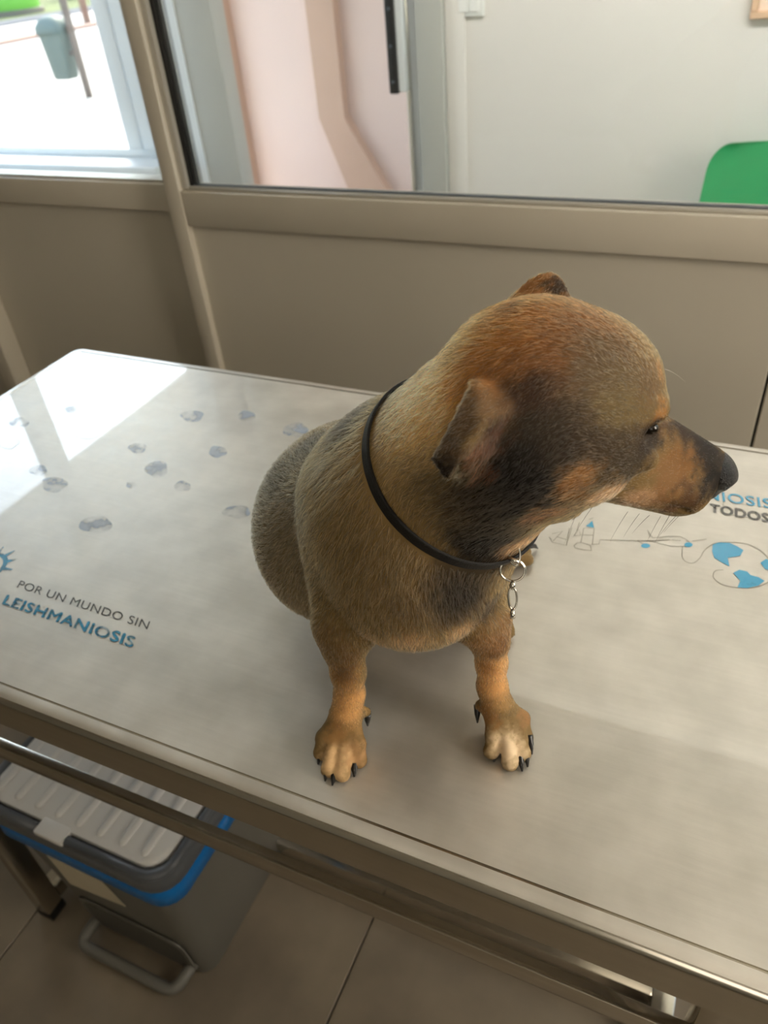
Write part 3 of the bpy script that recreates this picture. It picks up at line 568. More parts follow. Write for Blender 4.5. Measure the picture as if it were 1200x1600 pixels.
# volumes of the dog body (centimetres) and coat patches, a few with light or shade painted in
PRIMS=[
('e',[-20.71,43.94,18.3],[10,8.2,8.8],2,2,0),
('e',[-24.12,48.62,14.5],[9,8.6,8.5],1,3,0),
('c',[-19.88,41.79,18.5],6.6,[-18.78,39.54,17.0],6.0,3,0),
('e',[-29.15,51.16,10.6],[10.5,10.3,9.4],1,3,0),
('e',[-32.88,48.78,8.8],[7.3,5.4,6.6],1,3,0),
('e',[-20.23,53.86,6.0],[8,4.5,6],1,3,0),
('c',[-19.05,55.55,3.0],2.6,[-16.32,51.1,1.3],1.3,1,0),
('c',[-17.48,50.76,1.2],0.75,[-16.7,49.47,0.75],0.7,0.2,0),
('c',[-16.4,51.28,1.2],0.75,[-15.56,50.02,0.75],0.7,0.2,0),
('c',[-15.33,51.81,1.2],0.75,[-14.43,50.58,0.75],0.7,0.2,0),
('c',[-21.09,57.9,2.6],2.4,[-17.93,61.67,1.4],1.4,1,0),
('c',[-18.46,62.75,1.2],0.8,[-16.78,63.64,0.75],0.75,0.3,0),
('c',[-17.93,61.67,1.2],0.8,[-16.22,62.51,0.75],0.75,0.3,0),
('c',[-17.4,60.59,1.2],0.8,[-15.67,61.38,0.75],0.75,0.3,0),
('c',[-31.37,58.43,3.5],2.0,[-31.78,63.8,1.5],1.2,2,0),
('c',[-31.78,63.8,1.5],1.2,[-27.27,68.23,1.0],0.7,1,0),
('c',[-25.23,43.62,19.5],4.2,[-24.06,39.18,13.8],3.1,2.5,0),
('c',[-18.23,47.05,19.5],4.0,[-16.07,43.1,13.8],2.7,2.5,0),
('c',[-24.18,34.33,2.93],0.95,[-25.19,32.79,1.7],0.66,0.25,0),
('e',[-25.19,32.79,1.7],[0.78,0.78,0.72],1,0.12,0),
('c',[-25.19,32.79,1.7],0.62,[-25.16,31.98,0.62],0.66,0.12,0),
('e',[-25.16,31.98,0.62],[0.74,0.74,0.64],1,0.1,0),
('c',[-23.93,34.32,2.93],0.95,[-24.19,32.75,1.7],0.66,0.25,0),
('e',[-24.19,32.75,1.7],[0.78,0.78,0.72],1,0.12,0),
('c',[-24.19,32.75,1.7],0.62,[-23.8,30.77,0.62],0.66,0.12,0),
('e',[-23.8,30.77,0.62],[0.74,0.74,0.64],1,0.1,0),
('c',[-23.67,34.35,2.93],0.95,[-23.15,32.88,1.7],0.66,0.25,0),
('e',[-23.15,32.88,1.7],[0.78,0.78,0.72],1,0.12,0),
('c',[-23.15,32.88,1.7],0.62,[-22.55,30.8,0.62],0.66,0.12,0),
('e',[-22.55,30.8,0.62],[0.74,0.74,0.64],1,0.1,0),
('c',[-23.43,34.44,2.93],0.95,[-22.19,33.24,1.7],0.66,0.25,0),
('e',[-22.19,33.24,1.7],[0.78,0.78,0.72],1,0.12,0),
('c',[-22.19,33.24,1.7],0.62,[-21.82,32.46,0.62],0.66,0.12,0),
('e',[-21.82,32.46,0.62],[0.74,0.74,0.64],1,0.1,0),
('c',[-23.84,34.85,2.4],1.2,[-23.99,33.34,0.65],0.95,0.4,0),
('c',[-23.84,34.85,3.6],1.22,[-23.63,35.38,5.0],1.16,0.9,0),
('c',[-23.63,35.38,5.0],1.16,[-23.55,35.61,7.6],1.28,0.9,0),
('c',[-23.55,35.61,7.6],1.28,[-23.76,35.99,10.2],1.6,0.9,0),
('c',[-23.76,35.99,10.2],1.6,[-23.54,36.34,12.5],2.3,0.9,0),
('c',[-23.84,34.85,3.6],0.7,[-22.51,35.89,2.6],0.42,0.4,0),
('c',[-12.24,39.6,2.93],0.95,[-11.94,38.17,1.7],0.66,0.25,0),
('e',[-11.94,38.17,1.7],[0.78,0.78,0.72],1,0.12,0),
('c',[-11.94,38.17,1.7],0.62,[-11.8,37.23,0.62],0.66,0.12,0),
('e',[-11.8,37.23,0.62],[0.74,0.74,0.64],1,0.1,0),
('c',[-11.99,39.7,2.93],0.95,[-10.95,38.54,1.7],0.66,0.25,0),
('e',[-10.95,38.54,1.7],[0.78,0.78,0.72],1,0.12,0),
('c',[-10.95,38.54,1.7],0.62,[-10.05,36.72,0.62],0.66,0.12,0),
('e',[-10.05,36.72,0.62],[0.74,0.74,0.64],1,0.1,0),
('c',[-11.81,39.92,2.93],0.95,[-10.23,39.43,1.7],0.66,0.25,0),
('e',[-10.23,39.43,1.7],[0.78,0.78,0.72],1,0.12,0),
('c',[-10.23,39.43,1.7],0.62,[-9.32,37.92,0.62],0.66,0.12,0),
('e',[-9.32,37.92,0.62],[0.74,0.74,0.64],1,0.1,0),
('c',[-11.81,40.2,2.93],0.95,[-10.22,40.55,1.7],0.66,0.25,0),
('e',[-10.22,40.55,1.7],[0.78,0.78,0.72],1,0.12,0),
('c',[-10.22,40.55,1.7],0.62,[-9.56,39.51,0.62],0.66,0.12,0),
('e',[-9.56,39.51,0.62],[0.74,0.74,0.64],1,0.1,0),
('c',[-12.34,40.08,2.4],1.2,[-10.97,39.68,0.65],0.95,0.4,0),
('c',[-12.34,40.08,3.6],1.22,[-12.77,40.35,5.0],1.12,0.9,0),
('c',[-12.77,40.35,5.0],1.12,[-12.92,40.61,7.6],1.12,0.9,0),
('c',[-12.92,40.61,7.6],1.12,[-13.08,40.59,10.2],1.4,0.9,0),
('c',[-13.08,40.59,10.2],1.4,[-13.76,40.57,12.5],2.0,0.9,0),
('c',[-12.34,40.08,3.6],0.7,[-13.8,39.88,2.6],0.42,0.4,0),
('c',[-23.54,36.34,12.5],2.3,[-24.01,39.76,15.5],3.0,1.5,0),
('c',[-13.76,40.57,12.5],2.0,[-16.65,43.37,15.5],2.8,1.5,0),
('c',[-20.17,44.2,20.5],7.2,[-11.17,40.12,31.29],5.9,3,0),
('c',[-18.0,41.59,18.0],5.0,[-9.93,40.98,28.25],3.0,2.0,0),
('c',[-9.93,40.86,28.16],2.6,[-7.97,39.95,26.27],1.6,1.2,0),
('c',[-8.18,38.93,27.73],1.5,[-10.46,38.96,26.2],1.2,1.2,0),
('e',[-9.44,41.31,33.28],[5.9,5.2,4.85],0,1.5,0),
('e',[-6.97,42.23,32.55],[3.7,4.1,4.0],0,1.5,0),
('e',[-7.46,38.27,30.37],[3.9,2.2,3.1],0,1.5,0),
('e',[-3.64,41.21,32.29],[1.0,1.1,1.1],0,0.8,0),
('c',[-5.75,40.67,27.97],1.75,[-0.97,42.97,25.79],1.4,0.8,0),
('e',[-4.06,40.02,30.0],[1.6,1.0,0.9],0,0.8,0),
('e',[-9.89,44.38,29.81],[3.9,2.2,3.1],0,1.5,0),
('e',[-5.22,45.19,31.92],[1.0,1.1,1.1],0,0.8,0),
('c',[-6.86,43.45,27.71],1.75,[-1.67,44.73,25.63],1.4,0.8,0),
('e',[-6.19,45.39,29.5],[1.6,1.0,0.9],0,0.8,0),
('c',[-4.4,42.97,29.5],2.0,[-0.01,44.5,27.17],1.25,1.0,0),
('c',[-5.62,42.37,28.26],2.6,[-1.05,43.99,26.12],1.7,1.0,0),
('c',[-8.27,41.3,28.05],2.0,[-1.67,43.63,24.85],1.25,0.7,0),
('e',[-3.0,40.6,31.14],[0.95,0.7,0.75],0,0.5,1),
('c',[0.13,43.77,25.03],0.16,[-0.72,41.89,25.3],0.16,0.25,1),
('c',[-0.72,41.89,25.3],0.16,[-2.83,40.18,26.42],0.16,0.25,1),
('c',[-2.83,40.18,26.42],0.16,[-4.92,39.07,28.04],0.16,0.25,1),
('e',[-5.1,45.88,30.65],[0.95,0.7,0.75],0,0.5,1),
('c',[-0.28,44.79,24.94],0.16,[-2.19,45.59,24.95],0.16,0.25,1),
('c',[-2.19,45.59,24.95],0.16,[-4.97,45.55,25.92],0.16,0.25,1),
('c',[-4.97,45.55,25.92],0.16,[-7.35,45.17,27.47],0.16,0.25,1),
('s',[[-12.21,35.47,35.73],[-10.38,35.65,34.49],[-11.23,33.28,34.67],[-11.85,32.29,33.72],[-12.6,31.73,32.04],[-13.59,32.26,32.7],[-12.69,33.66,34.55],[-12.82,33.88,30.59],[-11.79,34.9,30.08],[-10.66,35.68,31.32],[-10.38,36.09,33.34]],[(0,1,2),(0,2,6),(6,2,3),(6,3,5),(5,3,4)],[0.4,0.4,0.25,0.24,0.2,0.2,0.27,0.2,0.22,0.3,0.3],0.5),
('s',[[-12.21,35.47,35.73],[-10.38,35.65,34.49],[-11.23,33.28,34.67],[-11.85,32.29,33.72],[-12.6,31.73,32.04],[-13.59,32.26,32.7],[-12.69,33.66,34.55],[-12.82,33.88,30.59],[-11.79,34.9,30.08],[-10.66,35.68,31.32],[-10.38,36.09,33.34]],[(1,10,2),(2,10,9),(2,9,3),(3,9,8),(3,8,7)],[0.4,0.4,0.25,0.24,0.2,0.2,0.27,0.2,0.22,0.3,0.3],0.25),
('s',[[-13.11,43.6,36.4],[-9.88,45.56,36.65],[-13.0,45.41,36.76],[-12.31,46.39,37.4],[-11.38,47.0,37.69],[-10.59,46.64,37.44],[-11.29,45.0,36.75]],[(0,2,6),(2,3,6),(3,4,6),(4,5,6),(5,1,6)],[0.4,0.4,0.25,0.22,0.22,0.25,0.5],0.5),
]
COAT=[
(-33.64,43.62,15.83,16,112,98,74,1),
(-20.62,34.92,22.57,11,122,99,62,1),
(-26.47,36.53,14.57,6,112,91,56,0.8),
(-16.88,34.55,21.07,8,110,90,58,0.9),
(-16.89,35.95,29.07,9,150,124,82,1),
(-16.78,37.96,32.99,7,240,194,122,1),  # golden neck fur, brightened with a painted daylight highlight
(-13.75,37.25,35.95,6,222,164,90,0.9),  # upper neck gold, same painted highlight
(-14.38,35.06,27.82,4.5,110,92,64,0.8),
(-12.88,35.87,25.07,3.4,92,77,56,0.8),
(-24.58,42.38,27.26,3.6,52,47,42,0.85),
(-32.86,49.38,19.51,3.2,62,57,50,0.7),
(-35.52,46.96,16.97,4,74,68,58,0.6),
(-15.05,38.88,35.76,1.3,52,36,26,0.7),
(-17.27,40.38,33.47,1.2,70,48,30,0.5),
(-25.26,39.24,25.21,2.2,134,122,100,0.55),
(-26.96,38.29,21.32,3,100,90,70,0.5),
(-10.12,38.4,37.75,6.5,150,92,42,1),
(-11.74,37.0,36.7,4.5,160,106,52,0.9),
(-7.11,40.38,37.5,4.5,112,74,42,0.9),
(-10.38,35.97,35.74,3,120,78,42,0.6),
(-7.11,36.81,35.09,5.6,82,65,44,1),
(-9.12,37.32,36.89,3,126,80,40,0.6),
(-5.45,38.69,35.5,3.8,90,74,52,0.8),
(-4.78,38.28,33.83,3.0,106,90,58,0.8),
(-3.54,40.61,34.33,1.8,90,66,42,0.6),
(-8.88,34.68,31.57,5.6,34,28,21,1),
(-10.36,35.04,28.33,5.2,17,15,12,1),
(-11.71,36.98,23.39,4.4,22,19,15,1),
(-8.11,35.2,29.57,2.8,22,18,14,0.95),
(-12.12,34.76,28.51,3.0,66,56,43,0.6),
(-9.21,35.99,35.47,2.0,56,38,27,0.8),
(-11.04,38.55,21.32,2.8,46,36,27,0.8),
(-7.35,35.66,32.85,2.4,52,41,29,0.7),
(-3.56,39.62,31.07,1.9,42,31,21,0.95),
(-4.46,37.7,31.07,2.6,52,42,29,0.9),
(-3.96,38.43,29.57,1.8,50,42,30,0.8),
(-5.83,36.57,32.08,2.2,58,46,32,0.7),
(-3.14,40.15,32.14,0.8,34,26,19,0.9),
(-6.31,36.04,30.57,1.6,142,100,58,0.95),
(-6.88,35.89,29.32,1.6,136,94,54,0.95),
(-7.74,36.75,27.19,1.9,128,82,48,0.95),
(-8.7,37.22,26.16,1.4,104,64,38,0.8),
(-4.76,37.76,28.47,1.8,196,158,118,1),
(-3.38,40.22,26.39,1.8,190,150,112,1),
(-5.71,36.97,28.4,1.2,180,134,90,0.9),
(-2.14,40.68,26.82,1.3,134,94,62,0.7),
(-1.62,41.87,28.34,2.4,128,90,50,0.95),
(-2.17,41.18,28.07,1.6,130,96,60,0.8),
(-0.6,41.56,26.07,1.5,78,54,35,0.85),
(-1.62,41.39,25.32,1.1,112,80,58,0.7),
(-1.05,41.54,27.07,0.8,70,48,32,0.6),
(-0.59,43.88,29.13,2.2,42,34,27,0.95),
(-2.02,43.62,30.18,1.9,48,36,26,0.95),
(0.71,43.3,27.07,1.5,32,27,22,0.95),
(0.05,43.67,28.5,1.8,36,30,25,0.9),
(-2.85,42.14,30.56,1.0,60,38,24,0.7),
(-2.94,40.41,32.83,0.8,160,112,64,0.9),
(-3.45,41.88,34.57,0.9,150,106,60,0.9),
(-11.83,34.22,35.47,1.9,104,82,58,0.9),
(-12.38,33.27,34.68,1.7,92,72,52,0.95),
(-12.78,32.48,33.72,1.5,82,64,47,0.95),
(-12.14,32.03,33.6,0.9,84,66,48,0.9),
(-13.12,31.87,32.58,1.3,32,26,21,0.97),
(-12.62,31.64,32.33,0.8,34,27,22,0.95),
(-10.62,35.12,35.08,1.0,92,70,48,0.8),
(-11.31,33.1,33.08,1.35,108,74,52,0.97),
(-11.87,33.12,32.07,1.1,118,82,58,0.95),
(-10.83,34.12,32.83,1.2,84,56,41,0.95),
(-10.63,34.38,33.83,1.0,74,48,34,0.9),
(-11.38,34.17,31.07,0.9,120,72,46,0.9),
(-11.06,33.4,33.6,0.5,40,28,20,0.8),
(-12.12,45.62,37.36,2.6,142,94,46,0.9),
(-10.51,46.01,37.45,1.3,42,33,26,0.9),
(-11.88,40.62,38.14,1.2,80,52,32,0.7),
(-13.78,36.03,19.07,3.8,32,26,19,0.95),
(-12.63,38.62,15.57,2.5,48,38,27,0.85),
(-14.77,35.51,20.88,2.0,64,52,37,0.5),
(-16.62,33.96,18.82,2.5,90,72,46,0.5),
(-16.88,34.09,15.07,2.2,184,144,102,0.95),
(-19.88,34.12,14.32,1.9,158,122,82,0.85),
(-13.95,36.42,14.82,2.0,180,142,102,0.9),
(-23.12,34.12,5.33,3.6,206,154,96,1),
(-23.62,34.21,8.32,2.8,152,112,66,1),
(-23.62,33.8,11.82,3.0,108,82,48,0.95),
(-23.12,34.38,9.07,1.6,84,60,34,0.75),
(-24.38,33.84,12.82,2.4,106,82,50,0.9),
(-22.19,34.45,11.07,1.2,100,72,42,0.6),
(-12.62,39.31,7.08,4.5,210,156,98,1),
(-12.61,38.69,11.57,2.8,152,112,70,1),
(-11.8,39.57,10.32,1.4,100,72,46,0.7),
(-13.12,39.31,8.57,1.2,138,94,52,0.6),
(-23.36,31.12,1.29,2.6,224,186,138,0.95),
(-21.88,32.27,1.43,1.7,184,142,98,0.8),
(-23.88,32.92,2.8,1.6,170,122,72,0.6),
(-10.38,37.12,1.59,2.8,238,212,176,0.95),
(-12.97,38.77,3.08,1.8,164,114,66,0.8),
(-9.88,40.38,2.32,1.3,160,116,76,0.7),
(-11.48,40.16,11.82,3,120,84,50,0.9),
(-10.09,39.13,22.33,2.6,190,140,92,0.9),
(-3.42,41.13,30.57,1.3,36,27,19,0.9),
(0.46,43.04,27.13,1.7,28,24,20,0.95),
(0.12,42.13,26.31,0.9,40,32,25,0.8),
(-10.92,33.62,33.83,1.0,58,38,28,0.8),  # painted shade deepening the ear hollow near its base
]

# ------------------------------------------------------------------ the dog : one continuous surface grown from blended volumes (centimetres above the table)
FB = np.array([.44, -.898, 0.]); FB /= np.linalg.norm(FB); LB = np.array([.898, .44, 0.]); B0 = np.array([-16.8, 35.5, 0.])
def bd(a, b, z): return B0 + a * FB + b * LB + np.array([0, 0, z])
hf = RW @ np.array([.93, .32, .15]); hf /= np.linalg.norm(hf)
hl = RW @ np.array([.05, -.54, .84]); hl -= hf * (hl @ hf); hl /= np.linalg.norm(hl)
hu = np.cross(hf, hl); H0 = np.array([-8.743, 41.471, 31.961]); HM = np.stack([hf, hl, hu])
def hd(f, l, u): return H0 + f * hf + l * hl + u * hu
TT = np.array([.62 * FB[0], .62 * FB[1], .78])
AXES = [HM, np.stack([FB, LB, np.array([0, 0, 1.])]), np.stack([TT, LB, np.cross(TT, LB)])]
class Field:
    def __init__(s, lo, hi, h):
        s.lo = np.array(lo, float); s.h = h; s.n = np.ceil((np.array(hi) - s.lo) / h).astype(int) + 1
        s.ax = [s.lo[i] + h * np.arange(s.n[i]) for i in range(3)]; s.D = np.full(s.n, 9., np.float32)
    def region(s, c0, c1):
        i0 = np.clip(np.floor((c0 - s.lo) / s.h).astype(int), 0, s.n); i1 = np.clip(np.ceil((c1 - s.lo) / s.h).astype(int) + 1, 0, s.n)
        sl = tuple(slice(a, b) for a, b in zip(i0, i1))
        return sl, np.stack(np.meshgrid(*[s.ax[i][sl[i]] for i in range(3)], indexing='ij'), -1).astype(np.float32)
    def add(s, sl, d, k, sub):
        D = s.D[sl]; d = d.astype(np.float32)
        if sub:
            h = np.clip(k - np.abs(-d - D), 0, None) / k; s.D[sl] = np.maximum(D, -d) + h * h * k * .25
        else:
            h = np.clip(k - np.abs(D - d), 0, None) / k; s.D[sl] = np.minimum(D, d) - h * h * k * .25
    def cone(s, p1, r1, p2, r2, k=1., sub=0):
        p1 = np.array(p1, float); p2 = np.array(p2, float); m = max(r1, r2) + k + 1.2
        sl, P = s.region(np.minimum(p1, p2) - m, np.maximum(p1, p2) + m); ba = p2 - p1
        t = np.clip(((P - p1) @ ba) / (ba @ ba), 0, 1).astype(np.float32)
        s.add(sl, np.linalg.norm(P - (p1 + t[..., None] * ba), axis=-1) - (r1 + (r2 - r1) * t), k, sub)
    def ell(s, c, r, A, k=1., sub=0):
        c = np.array(c, float); r = np.array(r, float); m = max(r) + k + 1.2
        sl, P = s.region(c - m, c + m); P = (P - c) @ np.array(A).T; q = P / r
        k0 = np.linalg.norm(q, axis=-1); k1 = np.linalg.norm(q / r, axis=-1) + 1e-6; s.add(sl, k0 * (k0 - 1) / k1, k, sub)
    def sheet(s, V, Tr, th, k):
        V = np.array(V, float); m = max(th) + k + 1; sl, P = s.region(V.min(0) - m, V.max(0) + m); best = np.full(P.shape[:3], 99., np.float32)
        def seg(p, q, a, b):
            pq = q - p; t = np.clip(((P - p) @ pq) / (pq @ pq), 0, 1); return np.linalg.norm(P - (p + t[..., None] * pq), axis=-1) - (a + (b - a) * t)
        for (i, j, l) in Tr:
            a, b, c = V[i], V[j], V[l]; ab = b - a; ac = c - a; nn = np.cross(ab, ac); ap = P - a
            d00, d01, d11 = ab @ ab, ab @ ac, ac @ ac; d20 = ap @ ab; d21 = ap @ ac; den = d00 * d11 - d01 * d01
            v = (d11 * d20 - d01 * d21) / den; w = (d00 * d21 - d01 * d20) / den
            dd = np.minimum(np.minimum(seg(a, b, th[i], th[j]), seg(b, c, th[j], th[l])), seg(c, a, th[l], th[i]))
            pl = np.abs(ap @ (nn / np.linalg.norm(nn))) - (th[i] * (1 - v - w) + th[j] * v + th[l] * w)
            best = np.minimum(best, np.where((v >= 0) & (w >= 0) & (v + w <= 1), pl, dd))
        s.add(sl, best, k, 0)
def surface(S):
    D, lo, h = S.D, S.lo, S.h; n = D.shape; ins = D < 0; c = np.zeros([m - 1 for m in n], np.int8)
    for x in (0, 1):
        for y in (0, 1):
            for z in (0, 1): c += ins[x:n[0] - 1 + x, y:n[1] - 1 + y, z:n[2] - 1 + z]
    act = (c > 0) & (c < 8); ci = np.argwhere(act); idx = np.full(act.shape, -1, np.int64); idx[act] = np.arange(len(ci))
    acc = np.zeros((len(ci), 3)); cnt = np.zeros(len(ci))
    for p in [(x, y, z) for x in (0, 1) for y in (0, 1) for z in (0, 1)]:
        for a in range(3):
            if p[a] == 0:
                q = list(p); q[a] = 1
                d0 = D[ci[:, 0] + p[0], ci[:, 1] + p[1], ci[:, 2] + p[2]]; d1 = D[ci[:, 0] + q[0], ci[:, 1] + q[1], ci[:, 2] + q[2]]
                m = (d0 < 0) != (d1 < 0); t = np.where(m, d0 / np.where(m, d0 - d1, 1), 0)
                pos = np.array(p, float)[None] + np.zeros((len(ci), 3)); pos[:, a] += t; acc[m] += pos[m]; cnt[m] += 1
    V = lo + h * (ci + acc / cnt[:, None]); F = []
    for a in range(3):
        b, e = (a + 1) % 3, (a + 2) % 3
        s0 = tuple(slice(0, n[i] - 1) if i == a else slice(1, n[i] - 1) for i in range(3)); s1 = tuple(slice(1, n[i]) if i == a else slice(1, n[i] - 1) for i in range(3))
        A = ins[s0]; ed = np.argwhere(A != ins[s1]); sg = A[tuple(ed.T)]; base = ed.copy()
        for i in range(3):
            if i != a: base[:, i] += 1
        def ix(db, de):
            t = base.copy(); t[:, b] -= db; t[:, e] -= de; return idx[tuple(t.T)]
        q = np.stack([ix(1, 1), ix(0, 1), ix(0, 0), ix(1, 0)], 1); q[~sg] = q[~sg][:, ::-1]; F.append(q)
    return V, np.concatenate(F)
def relax(V, F, it=2, lam=.5):
    for _ in range(it):
        S = np.zeros_like(V); w = np.zeros(len(V))
        for a, b in ((0, 1), (1, 2), (2, 3), (3, 0)):
            np.add.at(S, F[:, a], V[F[:, b]]); np.add.at(S, F[:, b], V[F[:, a]]); np.add.at(w, F[:, a], 1); np.add.at(w, F[:, b], 1)
        V = V + lam * (S / w[:, None] - V)
    return V
def normals(V, F):
    N = np.zeros_like(V); fn = np.cross(V[F[:, 2]] - V[F[:, 0]], V[F[:, 3]] - V[F[:, 1]])
    for i in range(4): np.add.at(N, F[:, i], fn)
    return N / (np.linalg.norm(N, axis=1)[:, None] + 1e-9)
S = Field([-56, 22, -.3], [10, 72, 44], .25)
for p in PRIMS:
    if p[0] == 'c': S.cone(*p[1:])
    elif p[0] == 'e': S.ell(p[1], p[2], AXES[p[3]], p[4], p[5])
    else: S.sheet(*p[1:])
DV, DF = surface(S); DV = relax(DV, DF, 1, .5); DV[:, 2] = np.maximum(DV[:, 2], 0.03); DN = normals(DV, DF)
lin = lambda c: np.where(c <= .04045, c / 12.92, ((c + .055) / 1.055) ** 2.4)
def wob(P, s):
    return np.stack([np.sin(P @ np.array([1.7, 2.3, 1.1]) * s + 1) + np.sin(P @ np.array([-2.9, 1.3, 2.2]) * s * 1.9), np.sin(P @ np.array([2.1, -1.9, 1.4]) * s + 2) + np.sin(P @ np.array([1.2, 2.8, -2.0]) * s * 1.8 + 4), np.sin(P @ np.array([-1.3, 1.8, 2.5]) * s + 3)], 1)
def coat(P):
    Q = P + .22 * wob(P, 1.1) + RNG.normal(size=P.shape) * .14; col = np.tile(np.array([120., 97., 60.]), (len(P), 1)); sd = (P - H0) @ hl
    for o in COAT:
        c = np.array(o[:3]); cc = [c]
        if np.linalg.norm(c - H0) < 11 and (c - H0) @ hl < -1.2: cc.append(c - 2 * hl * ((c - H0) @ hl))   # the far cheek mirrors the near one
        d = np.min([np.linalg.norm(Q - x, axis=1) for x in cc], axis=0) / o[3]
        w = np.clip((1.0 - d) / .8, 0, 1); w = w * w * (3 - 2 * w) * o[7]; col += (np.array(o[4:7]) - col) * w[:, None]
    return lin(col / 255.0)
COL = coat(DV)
def wpos(P): return np.asarray(P) / 100.0 + np.array([0, 0, T])
me = bpy.data.meshes.new('dog'); me.from_pydata(wpos(DV).tolist(), [], DF.tolist()); me.update()
me.polygons.foreach_set('use_smooth', [True] * len(me.polygons))
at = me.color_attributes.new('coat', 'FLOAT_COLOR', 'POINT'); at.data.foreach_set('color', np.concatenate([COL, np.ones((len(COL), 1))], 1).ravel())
dog = bpy.data.objects.new('dog', me); C.objects.link(dog)
tag(dog, 'small brown and black short haired dog sitting on the steel table looking aside', 'dog')
def coat_mat():
    m = bpy.data.materials.new('dog_coat'); m.use_nodes = True; n = m.node_tree.nodes; l = m.node_tree.links; p = n['Principled BSDF']
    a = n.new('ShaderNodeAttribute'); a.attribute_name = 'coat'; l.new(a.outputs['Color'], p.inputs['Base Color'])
    p.inputs['Roughness'].default_value = .7; p.inputs['Specular IOR Level'].default_value = .2
    return m
me.materials.append(coat_mat())

# fur : short hairs lying along the flow of the coat
ANC = [(hd(12, 0, 0), -hf, .10), (hd(9, 0, 1), -hf, .16), (hd(8, -2, -1.5), -hf - .3 * hu, .20), (hd(8, 2, -1.5), -hf - .3 * hu, .20), (hd(10, 0, -4), -hf, .18),
       (hd(5, -3, 1), -hf - .2 * hl, .20), (hd(5, 3, 1), -hf + .2 * hl, .20), (hd(4.2, -2.1, 3.2), -hf + .6 * hu, .40), (hd(4.2, 2.1, 3.2), -hf + .6 * hu, .40),
       (hd(3, 0, 5), -hf + .2 * hu, .40), (hd(0, 0, 6), -hf, .55), (hd(-4, 0, 5), -hf - .3 * hu, .75), (hd(1.5, -4.6, 1), -hf - .15 * hu, .45), (hd(1.5, 4.6, 1), -hf - .15 * hu, .45),
       (hd(1, -5, -2), -hf - .5 * hu, .6), (hd(1, 5, -2), -hf - .5 * hu, .6), (hd(5, 0, -5), -hf, .35), (hd(1, -2, -6.5), -.7 * hf - .8 * hu, .7),
       (hd(-5, -6, 0), -.5 * hf - hu, .30), (hd(-6, -7, -3), -.5 * hf - hu, .22), (hd(-3, -5.5, -1), -.3 * hf - hu, .25), (hd(-3, 5, 5), hu + .2 * hl, .25),
       (hd(-7, 0, 1), bd(-12, 0, 22) - hd(-2, 0, 2), 1.15), (hd(-4.5, -5.2, -3), bd(-12, -3, 20) - hd(-2, -2, 0), 1.2), (bd(-6, -6, 24), np.array([-.35, .1, -1]), 1.25), (bd(-2, -2, 22), np.array([-.2, -.1, -1]), 1.1),
       (bd(-14, 0, 25), -FB - np.array([0, 0, .6]), 1.0), (bd(-8, -9, 19), -.5 * FB - np.array([0, 0, .9]), .9), (bd(-8, 9, 19), -.5 * FB - np.array([0, 0, .9]), .9),
       (bd(1, 0, 17), np.array([0, 0, -1.]) - .2 * FB, .85), (bd(-2, 0, 12), -FB - np.array([0, 0, .4]), .6), (bd(-18, -15, 10), -.8 * FB - np.array([0, 0, .6]), .75), (bd(-22, -4, 20), -FB - np.array([0, 0, .5]), .8),
       (bd(-28, -4, 10), -.3 * FB - np.array([0, 0, 1]), .8), (bd(-18, 9, 8), -.8 * FB - np.array([0, 0, .6]), .7),
       (bd(-1, -6.5, 9), np.array([0, 0, -1.]), .40), (bd(-1, 6, 9), np.array([0, 0, -1.]), .40), (bd(-1, -6.8, 4.5), np.array([0, 0, -1.]), .28), (bd(-1, 6.5, 4.5), np.array([0, 0, -1.]), .28),
       (bd(1.5, -7, 1), .9 * FB - np.array([0, 0, .3]), .09), (bd(1.5, 7, 1), .9 * FB - np.array([0, 0, .3]), .09), (bd(0, -7, 2), .9 * FB - np.array([0, 0, .6]), .12), (bd(0, 7, 2), .9 * FB - np.array([0, 0, .6]), .12), (bd(-12, 9, 1), .9 * FB - np.array([0, 0, .3]), .2), (bd(-24, 11, 1), LB - np.array([0, 0, .3]), .2)]
AP = np.array([a[0] for a in ANC]); AD = np.array([a[1] / np.linalg.norm(a[1]) for a in ANC]); AL = np.array([a[2] for a in ANC])
def flow(P):
    w = 1.0 / (((P[:, None, :] - AP[None]) ** 2).sum(-1) + 1.0) ** 2.2
    w /= w.sum(1)[:, None]; return w @ AD, w @ AL
CO_C = np.array([-18.10, 36.93, 25.55]); CO_N = np.array([.5975, -.2064, .7748]); CO_N /= np.linalg.norm(CO_N)
NECK = bd(-8.6, 1.0, 21.5)
fl, ln = flow(DV)
VA = .5 * np.linalg.norm(np.cross(DV[DF[:, 2]] - DV[DF[:, 0]], DV[DF[:, 3]] - DV[DF[:, 1]]), axis=1)
dens = np.clip(1.0 / (ln[DF[:, 0]] + .25), .5, 2.6)
NH = 250000
cs = np.cumsum(VA * dens); fi = np.searchsorted(cs, RNG.random(NH) * cs[-1])
u, v = RNG.random((2, NH, 1)); q = DF[fi]
bl = lambda A: (A[q[:, 0]] * (1 - u) + A[q[:, 1]] * u) * (1 - v) + (A[q[:, 3]] * (1 - u) + A[q[:, 2]] * u) * v
R0 = bl(DV); N0 = bl(DN); N0 /= np.linalg.norm(N0, axis=1)[:, None]
L0 = bl(ln[:, None])[:, 0]; D0 = bl(fl); cb = coat(R0)
ok = (R0[:, 2] > .25)
dn = (R0 - CO_C) @ CO_N; nearneck = np.linalg.norm(R0 - NECK, axis=1) < 14
ok &= ~((np.abs(dn + .05) < .50) & nearneck)
ok &= ~(((R0 - hd(11.6, 0, -.9)) ** 2).sum(1) < 1.75 ** 2)
